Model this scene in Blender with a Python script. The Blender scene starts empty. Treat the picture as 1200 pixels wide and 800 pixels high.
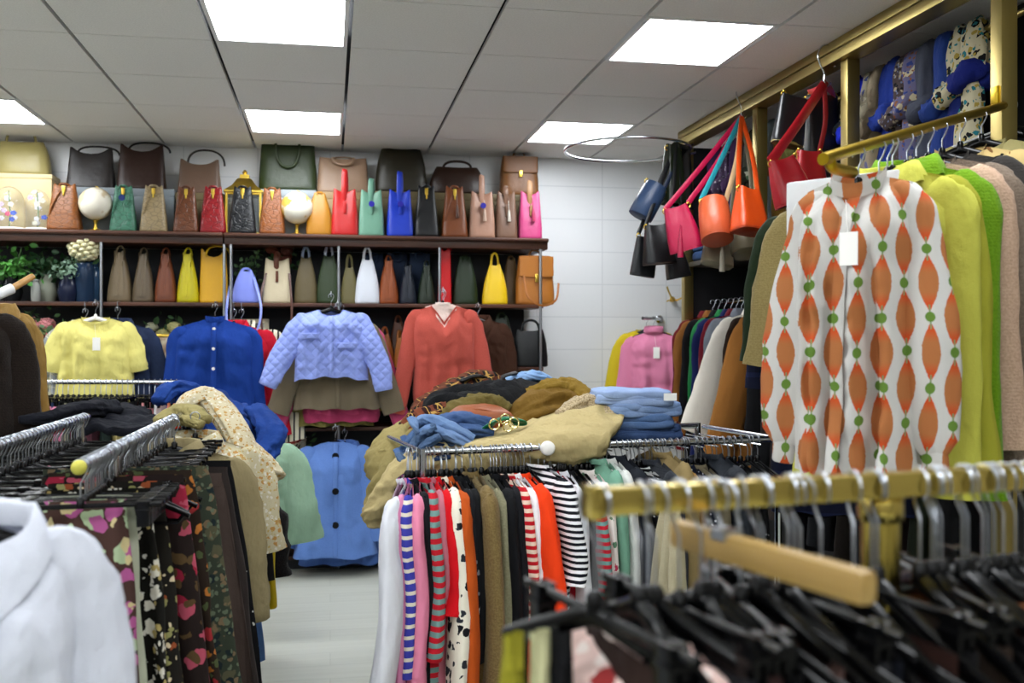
EXPO = 1.0
LAMP = 11.0
import bpy, bmesh, math, random
from mathutils import Vector, Matrix, noise
R = math.radians
PI = math.pi
sc = bpy.context.scene
col = sc.collection
rnd = random.Random(7)
# ---------------------------------------------------------------- camera numbers (room axes: X across, Y into the shop, Z up)
F, HZ, CAMZ, YAW = 1167.0, 397.0, 1.53, math.atan2(213, 1167)
SN, CS = math.sin(YAW), math.cos(YAW)
CEIL = 2.865
WALL_Y = 7.2

def at_t(px, py, t):
    u = (px-600)/F; v = (HZ-py)/F
    return Vector((t*(SN+u*CS), t*(CS-u*SN), CAMZ+v*t))
def at_y(px, py, Y):
    u = (px-600)/F
    return at_t(px, py, Y/(CS-u*SN))
def at_x(px, py, X):
    u = (px-600)/F
    return at_t(px, py, X/(SN+u*CS))
def at_z(px, py, Z):
    return at_t(px, py, (Z-CAMZ)*F/(HZ-py))
def proj(p):
    t = p.x*SN+p.y*CS
    u = (p.x*CS-p.y*SN)/t
    return 600+u*F, HZ-(p.z-CAMZ)/t*F, t
def on_rail(A, B, px, off=Vector((0,0,0))):
    lo, hi = -1.0, 2.0
    for _ in range(40):
        m = (lo+hi)/2
        if proj(A+(B-A)*m+off)[0] < px: lo = m
        else: hi = m
    return A+(B-A)*lo
def lerp(a, b, s): return a+(b-a)*s
def sm(s):
    s = max(0.0, min(1.0, s)); return s*s*(3-2*s)
def spow(a, p): return math.copysign(abs(a)**p, a)

# ---------------------------------------------------------------- materials
def lin(h):
    h = h.lstrip('#')
    o = []
    for k in (0, 2, 4):
        c = int(h[k:k+2], 16)/255
        o.append(c/12.92 if c <= .04045 else ((c+.055)/1.055)**2.4)
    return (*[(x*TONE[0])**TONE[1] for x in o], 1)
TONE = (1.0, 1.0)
class N:
    """a socket with arithmetic: builds Math nodes"""
    def __init__(s, nt, k): s.nt, s.k = nt, k
    def op(s, o, *a):
        n = s.nt.nodes.new('ShaderNodeMath'); n.operation = o
        for i, x in enumerate((s,)+a):
            if isinstance(x, N): s.nt.links.new(x.k, n.inputs[i])
            else: n.inputs[i].default_value = x
        return N(s.nt, n.outputs[0])
    def __add__(s, o): return s.op('ADD', o)
    def __sub__(s, o): return s.op('SUBTRACT', o)
    def __mul__(s, o): return s.op('MULTIPLY', o)
    def __truediv__(s, o): return s.op('DIVIDE', o)
    def lt(s, o): return s.op('LESS_THAN', o)
    def gt(s, o): return s.op('GREATER_THAN', o)
    def fr(s): return s.op('FRACT')
    def ab(s): return s.op('ABSOLUTE')
    def fl(s): return s.op('FLOOR')
    def sin(s): return s.op('SINE')
    def cos(s): return s.op('COSINE')
    def mx(s, o): return s.op('MAXIMUM', o)
    def mn(s, o): return s.op('MINIMUM', o)
    def ss(s, a, b):
        n = s.nt.nodes.new('ShaderNodeMapRange'); n.interpolation_type = 'SMOOTHSTEP'
        s.nt.links.new(s.k, n.inputs[0]); n.inputs[1].default_value = a; n.inputs[2].default_value = b
        return N(s.nt, n.outputs[0])
class Mat:
    def __init__(s, name, rough=.85, metal=0.0, spec=None, sheen=0.0):
        s.m = bpy.data.materials.new(name); s.m.use_nodes = True
        s.nt = s.m.node_tree; s.b = s.nt.nodes['Principled BSDF']
        s.b.inputs['Roughness'].default_value = rough; s.b.inputs['Metallic'].default_value = metal
        if spec is not None: s.b.inputs['Specular IOR Level'].default_value = spec
        if sheen: s.b.inputs['Sheen Weight'].default_value = sheen
        s.tc = s.nt.nodes.new('ShaderNodeTexCoord')
    def obj(s): return s.tc.outputs['Object']
    def xyz(s):
        n = s.nt.nodes.new('ShaderNodeSeparateXYZ'); s.nt.links.new(s.obj(), n.inputs[0])
        return [N(s.nt, n.outputs[i]) for i in range(3)]
    def map(s, sx, sy, sz):
        n = s.nt.nodes.new('ShaderNodeMapping'); n.inputs['Scale'].default_value = (sx, sy, sz)
        s.nt.links.new(s.obj(), n.inputs[0]); return n.outputs[0]
    def noise(s, scale=5, detail=3, vec=None, rough=.5):
        n = s.nt.nodes.new('ShaderNodeTexNoise'); n.inputs['Scale'].default_value = scale; n.inputs['Detail'].default_value = detail
        n.inputs['Roughness'].default_value = rough
        s.nt.links.new(vec or s.obj(), n.inputs['Vector']); return N(s.nt, n.outputs[0])
    def voro(s, scale=5, feature='F1', vec=None):
        n = s.nt.nodes.new('ShaderNodeTexVoronoi'); n.feature = feature; n.inputs['Scale'].default_value = scale
        s.nt.links.new(vec or s.obj(), n.inputs['Vector']); return n
    def mix(s, fac, a, b):
        n = s.nt.nodes.new('ShaderNodeMix'); n.data_type = 'RGBA'
        for i, x in ((0, fac), (6, a), (7, b)):
            if isinstance(x, N): s.nt.links.new(x.k, n.inputs[i])
            elif hasattr(x, 'is_output'): s.nt.links.new(x, n.inputs[i])
            else: n.inputs[i].default_value = lin(x) if isinstance(x, str) else x
        return n.outputs[2]
    def ramp(s, fac, stops, const=True):
        n = s.nt.nodes.new('ShaderNodeValToRGB'); r = n.color_ramp
        if const: r.interpolation = 'CONSTANT'
        while len(r.elements) < len(stops): r.elements.new(.5)
        for e, (p, c) in zip(r.elements, stops): e.position = p; e.color = lin(c)
        s.nt.links.new(fac.k if isinstance(fac, N) else fac, n.inputs[0]); return n.outputs[0]
    def color(s, c):
        if isinstance(c, str): s.b.inputs['Base Color'].default_value = lin(c)
        else: s.nt.links.new(c, s.b.inputs['Base Color'])
        return s
    def bump(s, h, strength=.3, dist=.01):
        n = s.nt.nodes.new('ShaderNodeBump'); n.inputs['Strength'].default_value = strength; n.inputs['Distance'].default_value = dist
        s.nt.links.new(h.k if isinstance(h, N) else h, n.inputs['Height']); s.nt.links.new(n.outputs[0], s.b.inputs['Normal'])
        return s
_mc = {}
def cached(fn):
    def g(*a, **k):
        key = (fn.__name__, a, tuple(sorted(k.items())))
        if key not in _mc: _mc[key] = fn(*a, **k)
        return _mc[key]
    return g
@cached
def cloth(c, rough=.9, wrinkle=.5, sheen=0.0):
    m = Mat('cloth '+c, rough, spec=.2, sheen=sheen).color(c)
    w = m.noise(1, 3, m.map(12, 12, 7)); f = m.noise(420, 1)
    return m.bump(w+f*.05, min(1, wrinkle*1.2), .035).m
@cached
def knit(c, c2=None):
    m = Mat('knit '+c, 1.0, spec=.1, sheen=.08)
    x, y, z = m.xyz()
    n = m.noise(160, 3)
    m.color(m.mix(n.ss(.35, .65), c, c2 or c))
    row = (z*700).sin()*.3
    return m.bump(m.noise(1, 3, m.map(9, 9, 3))*1.5+row*.08+n*.35, .55, .012).m
@cached
def leather(c, rough=.38, croc=0):
    m = Mat('leather '+c, rough, spec=.4).color(c)
    if croc:
        v = m.voro(1, 'DISTANCE_TO_EDGE', m.map(26, 26, 44)); h = N(m.nt, v.outputs[0]).ss(0, .10)
        v2 = m.noise(9, 2)
        m.color(m.mix(h, tuple(k*.6 if i < 3 else 1 for i, k in enumerate(lin(c))), c))
        return m.bump(h*.5+v2*.8, .4, .008).m
    v = N(m.nt, m.voro(230).outputs[0])
    return m.bump(m.noise(7, 3)*1.4+v*.12, .35, .015).m
@cached
def metal(c, rough=.25):
    m = Mat('metal '+c, rough, 1.0).color(c)
    return m.bump(m.noise(30, 2), .04, .005).m
@cached
def plastic(c, rough=.3):
    m = Mat('plastic '+c, rough, spec=.2).color(c)
    return m.bump(m.noise(60, 2), .05, .004).m
@cached
def paint(c, rough=.6):
    m = Mat('paint '+c, rough).color(c)
    return m.bump(m.noise(45, 3), .12, .004).m
@cached
def wood(c, c2, axis=0, rough=.45):
    m = Mat('wood '+c, rough)
    sx = [30, 30, 30]; sx[axis] = 1.6
    n = m.noise(1, 5, m.map(*sx), .6)
    m.color(m.mix(n.ss(.3, .7), c, c2))
    return m.bump(n, .12, .005).m
@cached
def stripes(cols, period=.04, axis=2, rough=.9, tilt=0.0):
    m = Mat('striped cloth', rough, spec=.15)
    p = m.xyz(); w = m.noise(6, 2)
    f = ((p[axis]+p[(axis+1) % 3]*tilt+w*.008)/period).fr()
    n = len(cols); m.color(m.ramp(f, [(i/n, c) for i, c in enumerate(cols)]))
    return m.bump(m.noise(1, 3, m.map(14, 14, 4)), .4, .02).m
@cached
def floral(base, cols, scale=14, size=.34, seed=0.0, rough=.9):
    m = Mat('printed cloth '+base, rough, spec=.15)
    mp = m.nt.nodes.new('ShaderNodeMapping'); mp.inputs['Location'].default_value = (seed, seed*.7, seed*1.3)
    m.nt.links.new(m.obj(), mp.inputs[0])
    d = m.nt.nodes.new('ShaderNodeTexNoise'); d.inputs['Scale'].default_value = scale*1.6; m.nt.links.new(mp.outputs[0], d.inputs['Vector'])
    a = m.nt.nodes.new('ShaderNodeVectorMath'); a.operation = 'SCALE'; a.inputs[3].default_value = .7/scale
    m.nt.links.new(d.outputs['Color'], a.inputs[0])
    b = m.nt.nodes.new('ShaderNodeVectorMath'); b.operation = 'ADD'
    m.nt.links.new(mp.outputs[0], b.inputs[0]); m.nt.links.new(a.outputs[0], b.inputs[1])
    out = base
    for k, c in enumerate(cols):
        v = m.voro(scale*(1+.37*k), vec=b.outputs[0])
        dd = N(m.nt, v.outputs['Distance'])
        sp = m.nt.nodes.new('ShaderNodeSeparateColor'); m.nt.links.new(v.outputs['Color'], sp.inputs[0])
        keep = N(m.nt, sp.outputs[k % 3]).gt(.35)
        out = m.mix(dd.lt(size-.03*k)*keep, out, c)
    m.color(out)
    return m.bump(m.noise(1, 3, m.map(14, 14, 4)), .45, .02).m
@cached
def plaid(a, b, c, period=.07):
    m = Mat('plaid cloth', .95, spec=.1)
    x, y, z = m.xyz()
    fx = ((x+y*.4)/period).fr(); fz = ((z-y*.7)/period).fr()
    o = m.mix(fx.lt(.4)*.6, a, b); o = m.mix(fz.lt(.4)*.6, o, b); o = m.mix((fx-.7).ab().lt(.035).mx((fz-.7).ab().lt(.035)), o, c)
    m.color(o)
    return m.bump(m.noise(9, 3), .4, .02).m
@cached
def denim(c, c2):
    m = Mat('denim '+c, .9, spec=.15)
    n = m.noise(6, 4, rough=.6); f = m.noise(1, 2, m.map(500, 60, 500))
    m.color(m.mix((n+f*.4-.2).ss(.3, .7), c, c2))
    return m.bump(m.noise(18, 3)+f*.1, .5, .02).m
@cached
def glassy(c='#e8eef0', rough=.05):
    m = Mat('clear glass', rough); m.color(c); m.b.inputs['Transmission Weight'].default_value = .95; m.b.inputs['IOR'].default_value = 1.2
    return m.m

# ---------------------------------------------------------------- mesh collector
class MB:
    def __init__(s): s.v, s.f, s.mi = [], [], []
    def loft(s, rings, cap0=False, cap1=False, wrap=True, mi=0):
        o = len(s.v); n = len(rings[0])
        for r in rings: s.v += [tuple(p) for p in r]
        for i in range(len(rings)-1):
            for j in range(n if wrap else n-1):
                a = o+i*n+j; b = o+i*n+(j+1) % n
                s.f.append((a, b, b+n, a+n)); s.mi.append(mi)
        if cap0: s.f.append(tuple(range(o+n-1, o-1, -1))); s.mi.append(mi)
        if cap1: k = o+(len(rings)-1)*n; s.f.append(tuple(range(k, k+n))); s.mi.append(mi)
        return s
    def box(s, x0, x1, y0, y1, z0, z1, bev=0.0, M=None, mi=0):
        bm = bmesh.new(); bmesh.ops.create_cube(bm, size=1)
        for v in bm.verts: v.co = Vector((lerp(x0, x1, v.co.x+.5), lerp(y0, y1, v.co.y+.5), lerp(z0, z1, v.co.z+.5)))
        if bev: bmesh.ops.bevel(bm, geom=bm.edges[:], offset=bev, segments=2, profile=.6, affect='EDGES')
        return s.add(bm, M, mi)
    def add(s, bm, M=None, mi=0):
        o = len(s.v); bm.verts.index_update()
        s.v += [tuple(M @ v.co) if M else tuple(v.co) for v in bm.verts]
        for f in bm.faces: s.f.append(tuple(o+v.index for v in f.verts)); s.mi.append(mi)
        bm.free(); return s
    def tube(s, pts, rad, n=8, cap=True, flat=1.0, up=None, mod=None, mi=0):
        """tube along points; rad: number or list; flat: section squash across 'up'; mod(i, angle) scales"""
        pts = [Vector(p) for p in pts]; k = len(pts)
        if not isinstance(rad, (list, tuple)): rad = [rad]*k
        rings = []; prev = Vector(up) if up is not None else None
        for i, p in enumerate(pts):
            d = (pts[min(i+1, k-1)]-pts[max(i-1, 0)])
            d = d.normalized() if d.length > 1e-9 else Vector((0, 0, 1))
            if prev is None: prev = Vector((0, 0, 1)) if abs(d.z) < .9 else Vector((0, 1, 0))
            a = prev-d*prev.dot(d)
            if a.length < 1e-4: a = d.orthogonal()
            a.normalize(); b = d.cross(a); prev = a if up is None else Vector(up)
            r = []
            for j in range(n):
                t = 2*PI*j/n; g = mod(i, t) if mod else 1
                r.append(p+(a*math.cos(t)*flat+b*math.sin(t))*rad[i]*g)
            rings.append(r)
        return s.loft(rings, cap, cap, mi=mi)
    def lathe(s, prof, n=20, c=(0, 0, 0), mi=0, M=None):
        rings = []
        for r, z in prof:
            q = [Vector((c[0]+r*math.cos(2*PI*j/n), c[1]+r*math.sin(2*PI*j/n), c[2]+z)) for j in range(n)]
            rings.append([M @ p for p in q] if M else q)
        return s.loft(rings, True, True, mi=mi)
    def ball(s, c, r, n=12, sq=(1, 1, 1), mi=0):
        rings = []
        for i in range(1, n):
            t = PI*i/n
            rings.append([(c[0]+r*sq[0]*math.sin(t)*math.cos(2*PI*j/(2*n)), c[1]+r*sq[1]*math.sin(t)*math.sin(2*PI*j/(2*n)), c[2]-r*sq[2]*math.cos(t)) for j in range(2*n)])
        return s.loft(rings, True, True, mi=mi)
    def mesh(s, name, mats, smooth=True, angle=50):
        me = bpy.data.meshes.new(name); me.from_pydata(s.v, [], s.f)
        for m in (mats if isinstance(mats, (list, tuple)) else [mats]): me.materials.append(m)
        if any(s.mi): me.polygons.foreach_set('material_index', s.mi)
        me.polygons.foreach_set('use_smooth', [smooth]*len(me.polygons))
        if smooth and angle < 180: me.set_sharp_from_angle(angle=R(angle))
        me.update(); return me
    def build(s, name, mats, parent=None, smooth=True, angle=50):
        o = bpy.data.objects.new(name, s.mesh(name, mats, smooth, angle)); col.objects.link(o)
        if parent: o.parent = parent
        return o
def smooth_path(pts, n):
    """Catmull-Rom through the points, n samples"""
    P = [Vector(p) for p in pts]; P = [P[0]*2-P[1]]+P+[P[-1]*2-P[-2]]
    out = []; k = len(P)-3
    for i in range(n):
        u = i/(n-1)*k; j = min(int(u), k-1); t = u-j
        a, b, c, d = P[j:j+4]
        out.append(.5*((2*b)+(c-a)*t+(2*a-5*b+4*c-d)*t*t+(3*b-a-3*c+d)*t**3))
    return out
def thing(name, label, cat, loc=(0, 0, 0), rz=0.0, group=None):
    o = bpy.data.objects.new(name, None); o.empty_display_size = .05; col.objects.link(o)
    o.location = loc; o.rotation_euler = (0, 0, rz)
    o['label'] = label; o['category'] = cat
    if group: o['group'] = group
    return o
def tag(o, label, cat, group=None, kind=None):
    o['label'] = label; o['category'] = cat
    if group: o['group'] = group
    if kind: o['kind'] = kind
    return o
def struct(mb, name, mats, smooth=False, label=None):
    o = mb.build(name, mats, None, smooth); o['kind'] = 'structure'
    o['label'] = label or name.replace('_', ' '); o['category'] = name.split('_')[0]
    return o
def inst(me, name, parent=None, loc=(0, 0, 0)):
    o = bpy.data.objects.new(name, me); col.objects.link(o); o.location = loc
    if parent: o.parent = parent
    return o
def copy_thing(root, loc, rz, label=None):
    r = root.copy(); col.objects.link(r); r.location = loc; r.rotation_euler = (0, 0, rz)
    if label: r['label'] = label
    for ch in list(root.children):
        c = ch.copy(); col.objects.link(c); c.parent = r
        for g in list(ch.children):
            d = g.copy(); col.objects.link(d); d.parent = c
    return r
BRASS = metal('#c9b35a', .28); GOLD = metal('#d8b64e', .3); CHROME = metal('#c8ccd2', .18); STEEL = metal('#a9adb5', .28)
BLACKP = plastic('#060607', .22); WHITEP = plastic('#eceae6', .4); IRON = paint('#17181b', .5)
# ---------------------------------------------------------------- the room
def room():
    X0, X1, Y0 = -4.2, 3.1, -3.6
    m = Mat('pale laminate floor', .42, spec=.4)
    v = m.map(1, 1, 1)
    br = m.nt.nodes.new('ShaderNodeTexBrick'); m.nt.links.new(v, br.inputs[0])
    br.inputs['Scale'].default_value = 1; br.inputs['Brick Width'].default_value = 1.25; br.inputs['Row Height'].default_value = .19
    br.inputs['Mortar Size'].default_value = .002; br.inputs['Mortar Smooth'].default_value = .1
    br.inputs['Color1'].default_value = lin('#bcbeb3'); br.inputs['Color2'].default_value = lin('#b4b6ab'); br.inputs['Mortar'].default_value = lin('#a6a89d')
    gr = m.noise(1, 5, m.map(1.5, 26, 1), .6)
    m.color(m.mix(gr.ss(.35, .75)*.55, br.outputs[0], '#c6c8bd')); m.bump(gr, .06, .004)
    struct(MB().box(X0, X1, Y0, WALL_Y+.2, -.1, 0), 'floor', m.m)
    # back wall: big white glazed tiles
    w = Mat('white wall tiles', .3, spec=.4)
    b2 = w.nt.nodes.new('ShaderNodeTexBrick')
    mp = w.nt.nodes.new('ShaderNodeMapping'); mp.inputs['Rotation'].default_value = (R(90), 0, 0); w.nt.links.new(w.obj(), mp.inputs[0])
    w.nt.links.new(mp.outputs[0], b2.inputs[0]); b2.offset = 0
    b2.inputs['Scale'].default_value = 1; b2.inputs['Brick Width'].default_value = .5; b2.inputs['Row Height'].default_value = .242; b2.inputs['Mortar Size'].default_value = .004
    b2.inputs['Color1'].default_value = lin('#e9ebee'); b2.inputs['Color2'].default_value = lin('#e6e8eb'); b2.inputs['Mortar'].default_value = lin('#d6d9dd')
    w.color(b2.outputs[0])
    wp = paint('#98958e', .7)
    struct(MB().box(X0-.1, X1+.1, WALL_Y, WALL_Y+.1, 0, CEIL+.12), 'wall_back', w.m)
    struct(MB().box(X0-.1, X0, Y0, WALL_Y, 0, CEIL+.12), 'wall_left', wp)
    struct(MB().box(X1, X1+.1, Y0, WALL_Y, 0, CEIL+.12), 'wall_right', wp)
    struct(MB().box(X0-.1, X1+.1, Y0-.1, Y0, 0, CEIL+.12), 'wall_front', wp)
    # suspended ceiling: tiles with wide dark joints along Y and fine joints along X
    H = CEIL-CAMZ; tx = .4495*H; ty = .5*H; xo = -.8354*H; yo = 3.464*H
    tiles = MB(); lit = []
    i0 = math.floor((X0-xo)/tx); i1 = math.ceil((X1-xo)/tx); j0 = math.floor((Y0-yo)/ty); j1 = math.ceil((WALL_Y-yo)/ty)
    for i in range(i0, i1):
        for j in range(j0, j1):
            xa, xb = max(X0, xo+i*tx+.009), min(X1, xo+(i+1)*tx-.009)
            ya, yb = max(Y0, yo+j*ty+.0035), min(WALL_Y, yo+(j+1)*ty-.0035)
            if xb-xa < .02 or yb-ya < .02: continue
            if i % 3 == 1 and j % 3 == 2: lit.append((xa, xb, ya, yb)); continue
            tiles.box(xa, xb, ya, yb, CEIL, CEIL+.02)
    tiles.box(X0-.1, X1+.1, Y0, WALL_Y, CEIL+.05, CEIL+.1, mi=1)
    ct = Mat('mineral ceiling tile', .9, spec=.1); n = ct.noise(140, 3); ct.color(ct.mix(n.ss(.4, .62), '#e6e5e3', '#dfdedc')); ct.bump(n, .15, .003)
    struct(tiles, 'ceiling', [ct.m, paint('#1a1b1e', .8)])
    em = bpy.data.materials.new('lit diffuser'); em.use_nodes = True
    nt = em.node_tree; nt.nodes.clear(); e = nt.nodes.new('ShaderNodeEmission'); o = nt.nodes.new('ShaderNodeOutputMaterial')
    e.inputs[0].default_value = (.93, .97, 1, 1); e.inputs[1].default_value = LAMP; nt.links.new(e.outputs[0], o.inputs[0])
    names = {(0, 1): 'square lit ceiling panel nearest the camera above the handbag shelves, left of the brass beam'}
    for (xa, xb, ya, yb) in lit:
        cx, cy = (xa+xb)/2, (ya+yb)/2
        p = proj(Vector((cx, cy, CEIL))) if cy > 1 else (0, -999, 0)
        if p[1] < -60 or cx > 2.3: lab = 'square white ceiling light panel outside the picture, over the near part of the shop'
        elif cx < -1: lab = 'lit square ceiling panel at the far left, over the gold satin bag' if cy > 5 else 'square white ceiling light panel outside the picture, over the near part of the shop'
        elif cx < 1: lab = 'lit square ceiling panel above the green tote, the small far one' if cy > 5 else 'large lit square ceiling panel at the top of the picture, over the handbag shelves'
        else: lab = 'lit square ceiling panel above the chrome ring rail, near the bare back wall' if cy > 5 else 'lit square ceiling panel beside the brass beam, the larger near one'
        t = thing('ceiling_light', lab, 'ceiling light', (cx, cy, CEIL), 0, 'square panels in the suspended ceiling')
        a, b = (xb-xa)/2, (yb-ya)/2
        fr = MB()
        for q in ((-a, -a+.018, -b, b), (a-.018, a, -b, b), (-a+.018, a-.018, -b, -b+.018), (-a+.018, a-.018, b-.018, b)): fr.box(*q, -.003, .02)
        fr.build('frame', paint('#e6e7e8', .5), t, False)
        MB().box(-a+.018, a-.018, -b+.018, b-.018, .006, .012).build('diffuser', em, t, False)
room()
TONE = (1.1, 1.06)
sc.world = bpy.data.worlds.new('world'); sc.world.use_nodes = True
sc.world.node_tree.nodes['Background'].inputs[0].default_value = (.5, .53, .6, 1); sc.world.node_tree.nodes['Background'].inputs[1].default_value = .05
cam = bpy.data.cameras.new('camera'); co = bpy.data.objects.new('camera', cam); col.objects.link(co)
co.location = (0, 0, CAMZ); co.rotation_euler = (R(90), 0, -YAW)
cam.sensor_width = 36; cam.lens = 36*F/1200; cam.shift_y = -(400-HZ)/1200; cam.clip_start = .05
cam.dof.use_dof = True; cam.dof.focus_distance = 3.9; cam.dof.aperture_fstop = 3.4
sc.camera = co
vs = sc.view_settings; vs.view_transform = 'Standard'; vs.look = 'None'; vs.gamma = 1; vs.use_curve_mapping = False; vs.exposure = EXPO
sc.cycles.use_denoising = True
sc.cycles.max_bounces = 8; sc.cycles.diffuse_bounces = 4; sc.cycles.sample_clamp_indirect = 6

# ---------------------------------------------------------------- back shelf unit
SH_Y, SH_X1 = 6.75, at_y(637, 280, 6.75).x
Z1, Z2, Z3, Z4 = 2.225, 1.768, 1.335, .94
def back_shelves():
    dw = wood('#5a3420', '#33190f', 0); dark = paint('#23262d', .7)
    t = thing('shelf_unit', 'long dark wooden wall shelving loaded with handbags, on steel uprights', 'shelving', (0, 0, 0))
    xl = -4.0
    x_seam = at_y(262, 270, SH_Y).x
    for a, b in ((xl, x_seam-.005), (x_seam+.005, SH_X1+.03)):
        s = MB().box(a, b, SH_Y-.02, WALL_Y-.02, Z1-.03, Z1, .004).box(a, b, SH_Y, WALL_Y-.02, Z1-.075, Z1-.03, .004).box(a, b, SH_Y-.035, SH_Y-.02, Z1-.022, Z1-.006, .003)
        s.build('top_shelf', dw, t)
    for z, a in ((Z2, xl), (Z3, xl), (Z4, xl), (.09, xl)):
        MB().box(a, SH_X1, SH_Y+.005, WALL_Y-.02, z-.025, z, .003).build('shelf', dw, t)
    MB().box(xl, SH_X1-.06, WALL_Y-.045, WALL_Y-.005, .02, Z1-.08).build('back_panel', dark, t, False)
    MB().box(xl, SH_X1, SH_Y+.03, WALL_Y-.05, .0, .06).build('plinth', dark, t, False)
    for px in (119, 263, 271, 397, 515, 633):
        x = at_y(px, 330, SH_Y).x
        MB().tube([(x, SH_Y-.012, .0), (x, SH_Y-.012, Z1-.076)], .010, 8).build('upright', STEEL, t)
back_shelves()

# ---------------------------------------------------------------- right wall fixture: brass beam, posts, dark panel, rails
RX = 2.24
POSTS = (1.95, 3.04, 4.06, 5.0, 6.1)
def right_fixture():
    t = thing('brass_display_unit', 'brass framed display unit with dark back panel behind the scarves and coats', 'shelving', (0, 0, 0))
    b = metal('#a3925c', .40); dark = paint('#1d1e22', .7)
    MB().box(RX-.03, RX+.05, .4, 6.14, CEIL-.045, CEIL-.002, .003).box(RX-.045, RX+.05, .4, 6.14, CEIL-.105, CEIL-.06, .003).box(RX-.01, RX+.05, .4, 6.14, CEIL-.06, CEIL-.045).build('beam', b, t)
    for y in POSTS:
        MB().box(RX-.01, RX+.05, y-.03, y+.03, 0, CEIL-.105, .003).build('post', b, t)
    MB().box(RX+.45, RX+.48, 2.95, 6.14, .0, CEIL-.01).build('back_panel', dark, t, False)
    MB().box(RX+.05, RX+.45, 6.1, 6.14, .0, CEIL-.105).build('end_panel', dark, t, False)
    for z in (2.02,): MB().box(RX+.02, RX+.45, 3.07, 6.1, z-.03, z, .003).build('shelf', paint('#2c2620', .5), t)
    MB().box(RX+.05, RX+.45, 3.01, 3.05, .0, 1.0).build('side_panel', paint('#0d0d0f', .7), t, False)
    MB().tube([(RX+.2, 2.0, 2.70), (RX+.2, 6.1, 2.70)], .0125, 10).build('rail', b, t)
    MB().tube([(RX+.2, 3.07, 1.76), (RX+.2, 6.1, 1.76)], .0125, 10).build('rail', CHROME, t)
right_fixture()
# ---------------------------------------------------------------- hangers
def hook_pts(rr, drop=.1):
    h = rr+.004
    P = [(0, 0, -drop), (0, 0, -rr*2-.024), (h*.55, 0, -rr*2-.008)]
    for a in range(-30, 216, 22): P.append((h*math.cos(R(a)), 0, -rr+h*math.sin(R(a))))
    return P
_hm = {}
def hmesh(kind, rr, drop=.1, hw=.2):
    k = (kind, rr, drop, hw)
    if k in _hm: return _hm[k]
    hook = MB().tube(hook_pts(rr, drop), .0021 if drop == .1 else .0017, 6).mesh('hook', STEEL)
    bars = []
    if kind in ('plastic', 'wood', 'white', 'slim'):
        m = {'plastic': BLACKP, 'slim': BLACKP, 'wood': wood('#c9a469', '#b48a4e', 0, .4), 'white': WHITEP}[kind]
        b = MB(); P = []; rad = []
        for i in range(23):
            x = hw*(-1+i/11); a = abs(x)/hw
            P.append((x, (-.022 if hw == .2 else -.004)*a*a, -.1-.066*a**1.35*(hw/.2)-(.004 if hw < .2 else 0)+.006*math.exp(-(x/.03)**2))); rad.append(lerp(.013, .010, a) if kind != 'slim' else .0065)
        b.tube(P, rad, 8, True, .62 if kind != 'wood' else .5, up=(0, 1, 0))
        b.lathe([(.004, 0), (.010, 0), (.010, .02), (.005, .026)], 10, (0, 0, -.098))
        bars.append(('shoulder_bar', b.mesh('shoulder_bar', m)))
        if kind == 'slim':
            bars.append(('trouser_bar', MB().tube([(-.95*hw, -.01, -.16), (-.85*hw, -.008, -.185), (.85*hw, -.008, -.185), (.95*hw, -.01, -.16)], .004, 6).mesh('trouser_bar', m)))
    else:
        bars.append(('clip_bar', MB().tube([(-.17, 0, -.1), (.17, 0, -.1)], .006, 8).lathe([(.004, 0), (.009, 0), (.009, .02), (.004, .024)], 10, (0, 0, -.104)).mesh('clip_bar', BLACKP)))
        for s in (-1, 1):
            c = MB().box(s*.13-.014, s*.13+.014, -.012, -.002, -.15, -.092, .003).box(s*.13-.014, s*.13+.014, .002, .012, -.15, -.092, .003).box(s*.13-.016, s*.13+.016, -.014, .014, -.118, -.108, .003)
            bars.append(('clip', c.mesh('clip', BLACKP)))
    _hm[k] = (hook, bars)
    for _, b in bars:
        if drop != .1: b.transform(Matrix.Translation((0, 0, .1-drop)))
    return _hm[k]
def hanger(kind, loc, rz, label, group=None, rr=.0125, name=None, drop=.1, w=.2):
    nm = name or {'clip': 'clip_hanger', 'wood': 'wooden_hanger'}.get(kind, 'clothes_hanger')
    t = thing(nm, label, 'hanger', loc, rz, group)
    hk, bars = hmesh(kind, rr, drop, w)
    inst(hk, 'hook', t)
    for n, m in bars: inst(m, n, t)
    return t

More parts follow.
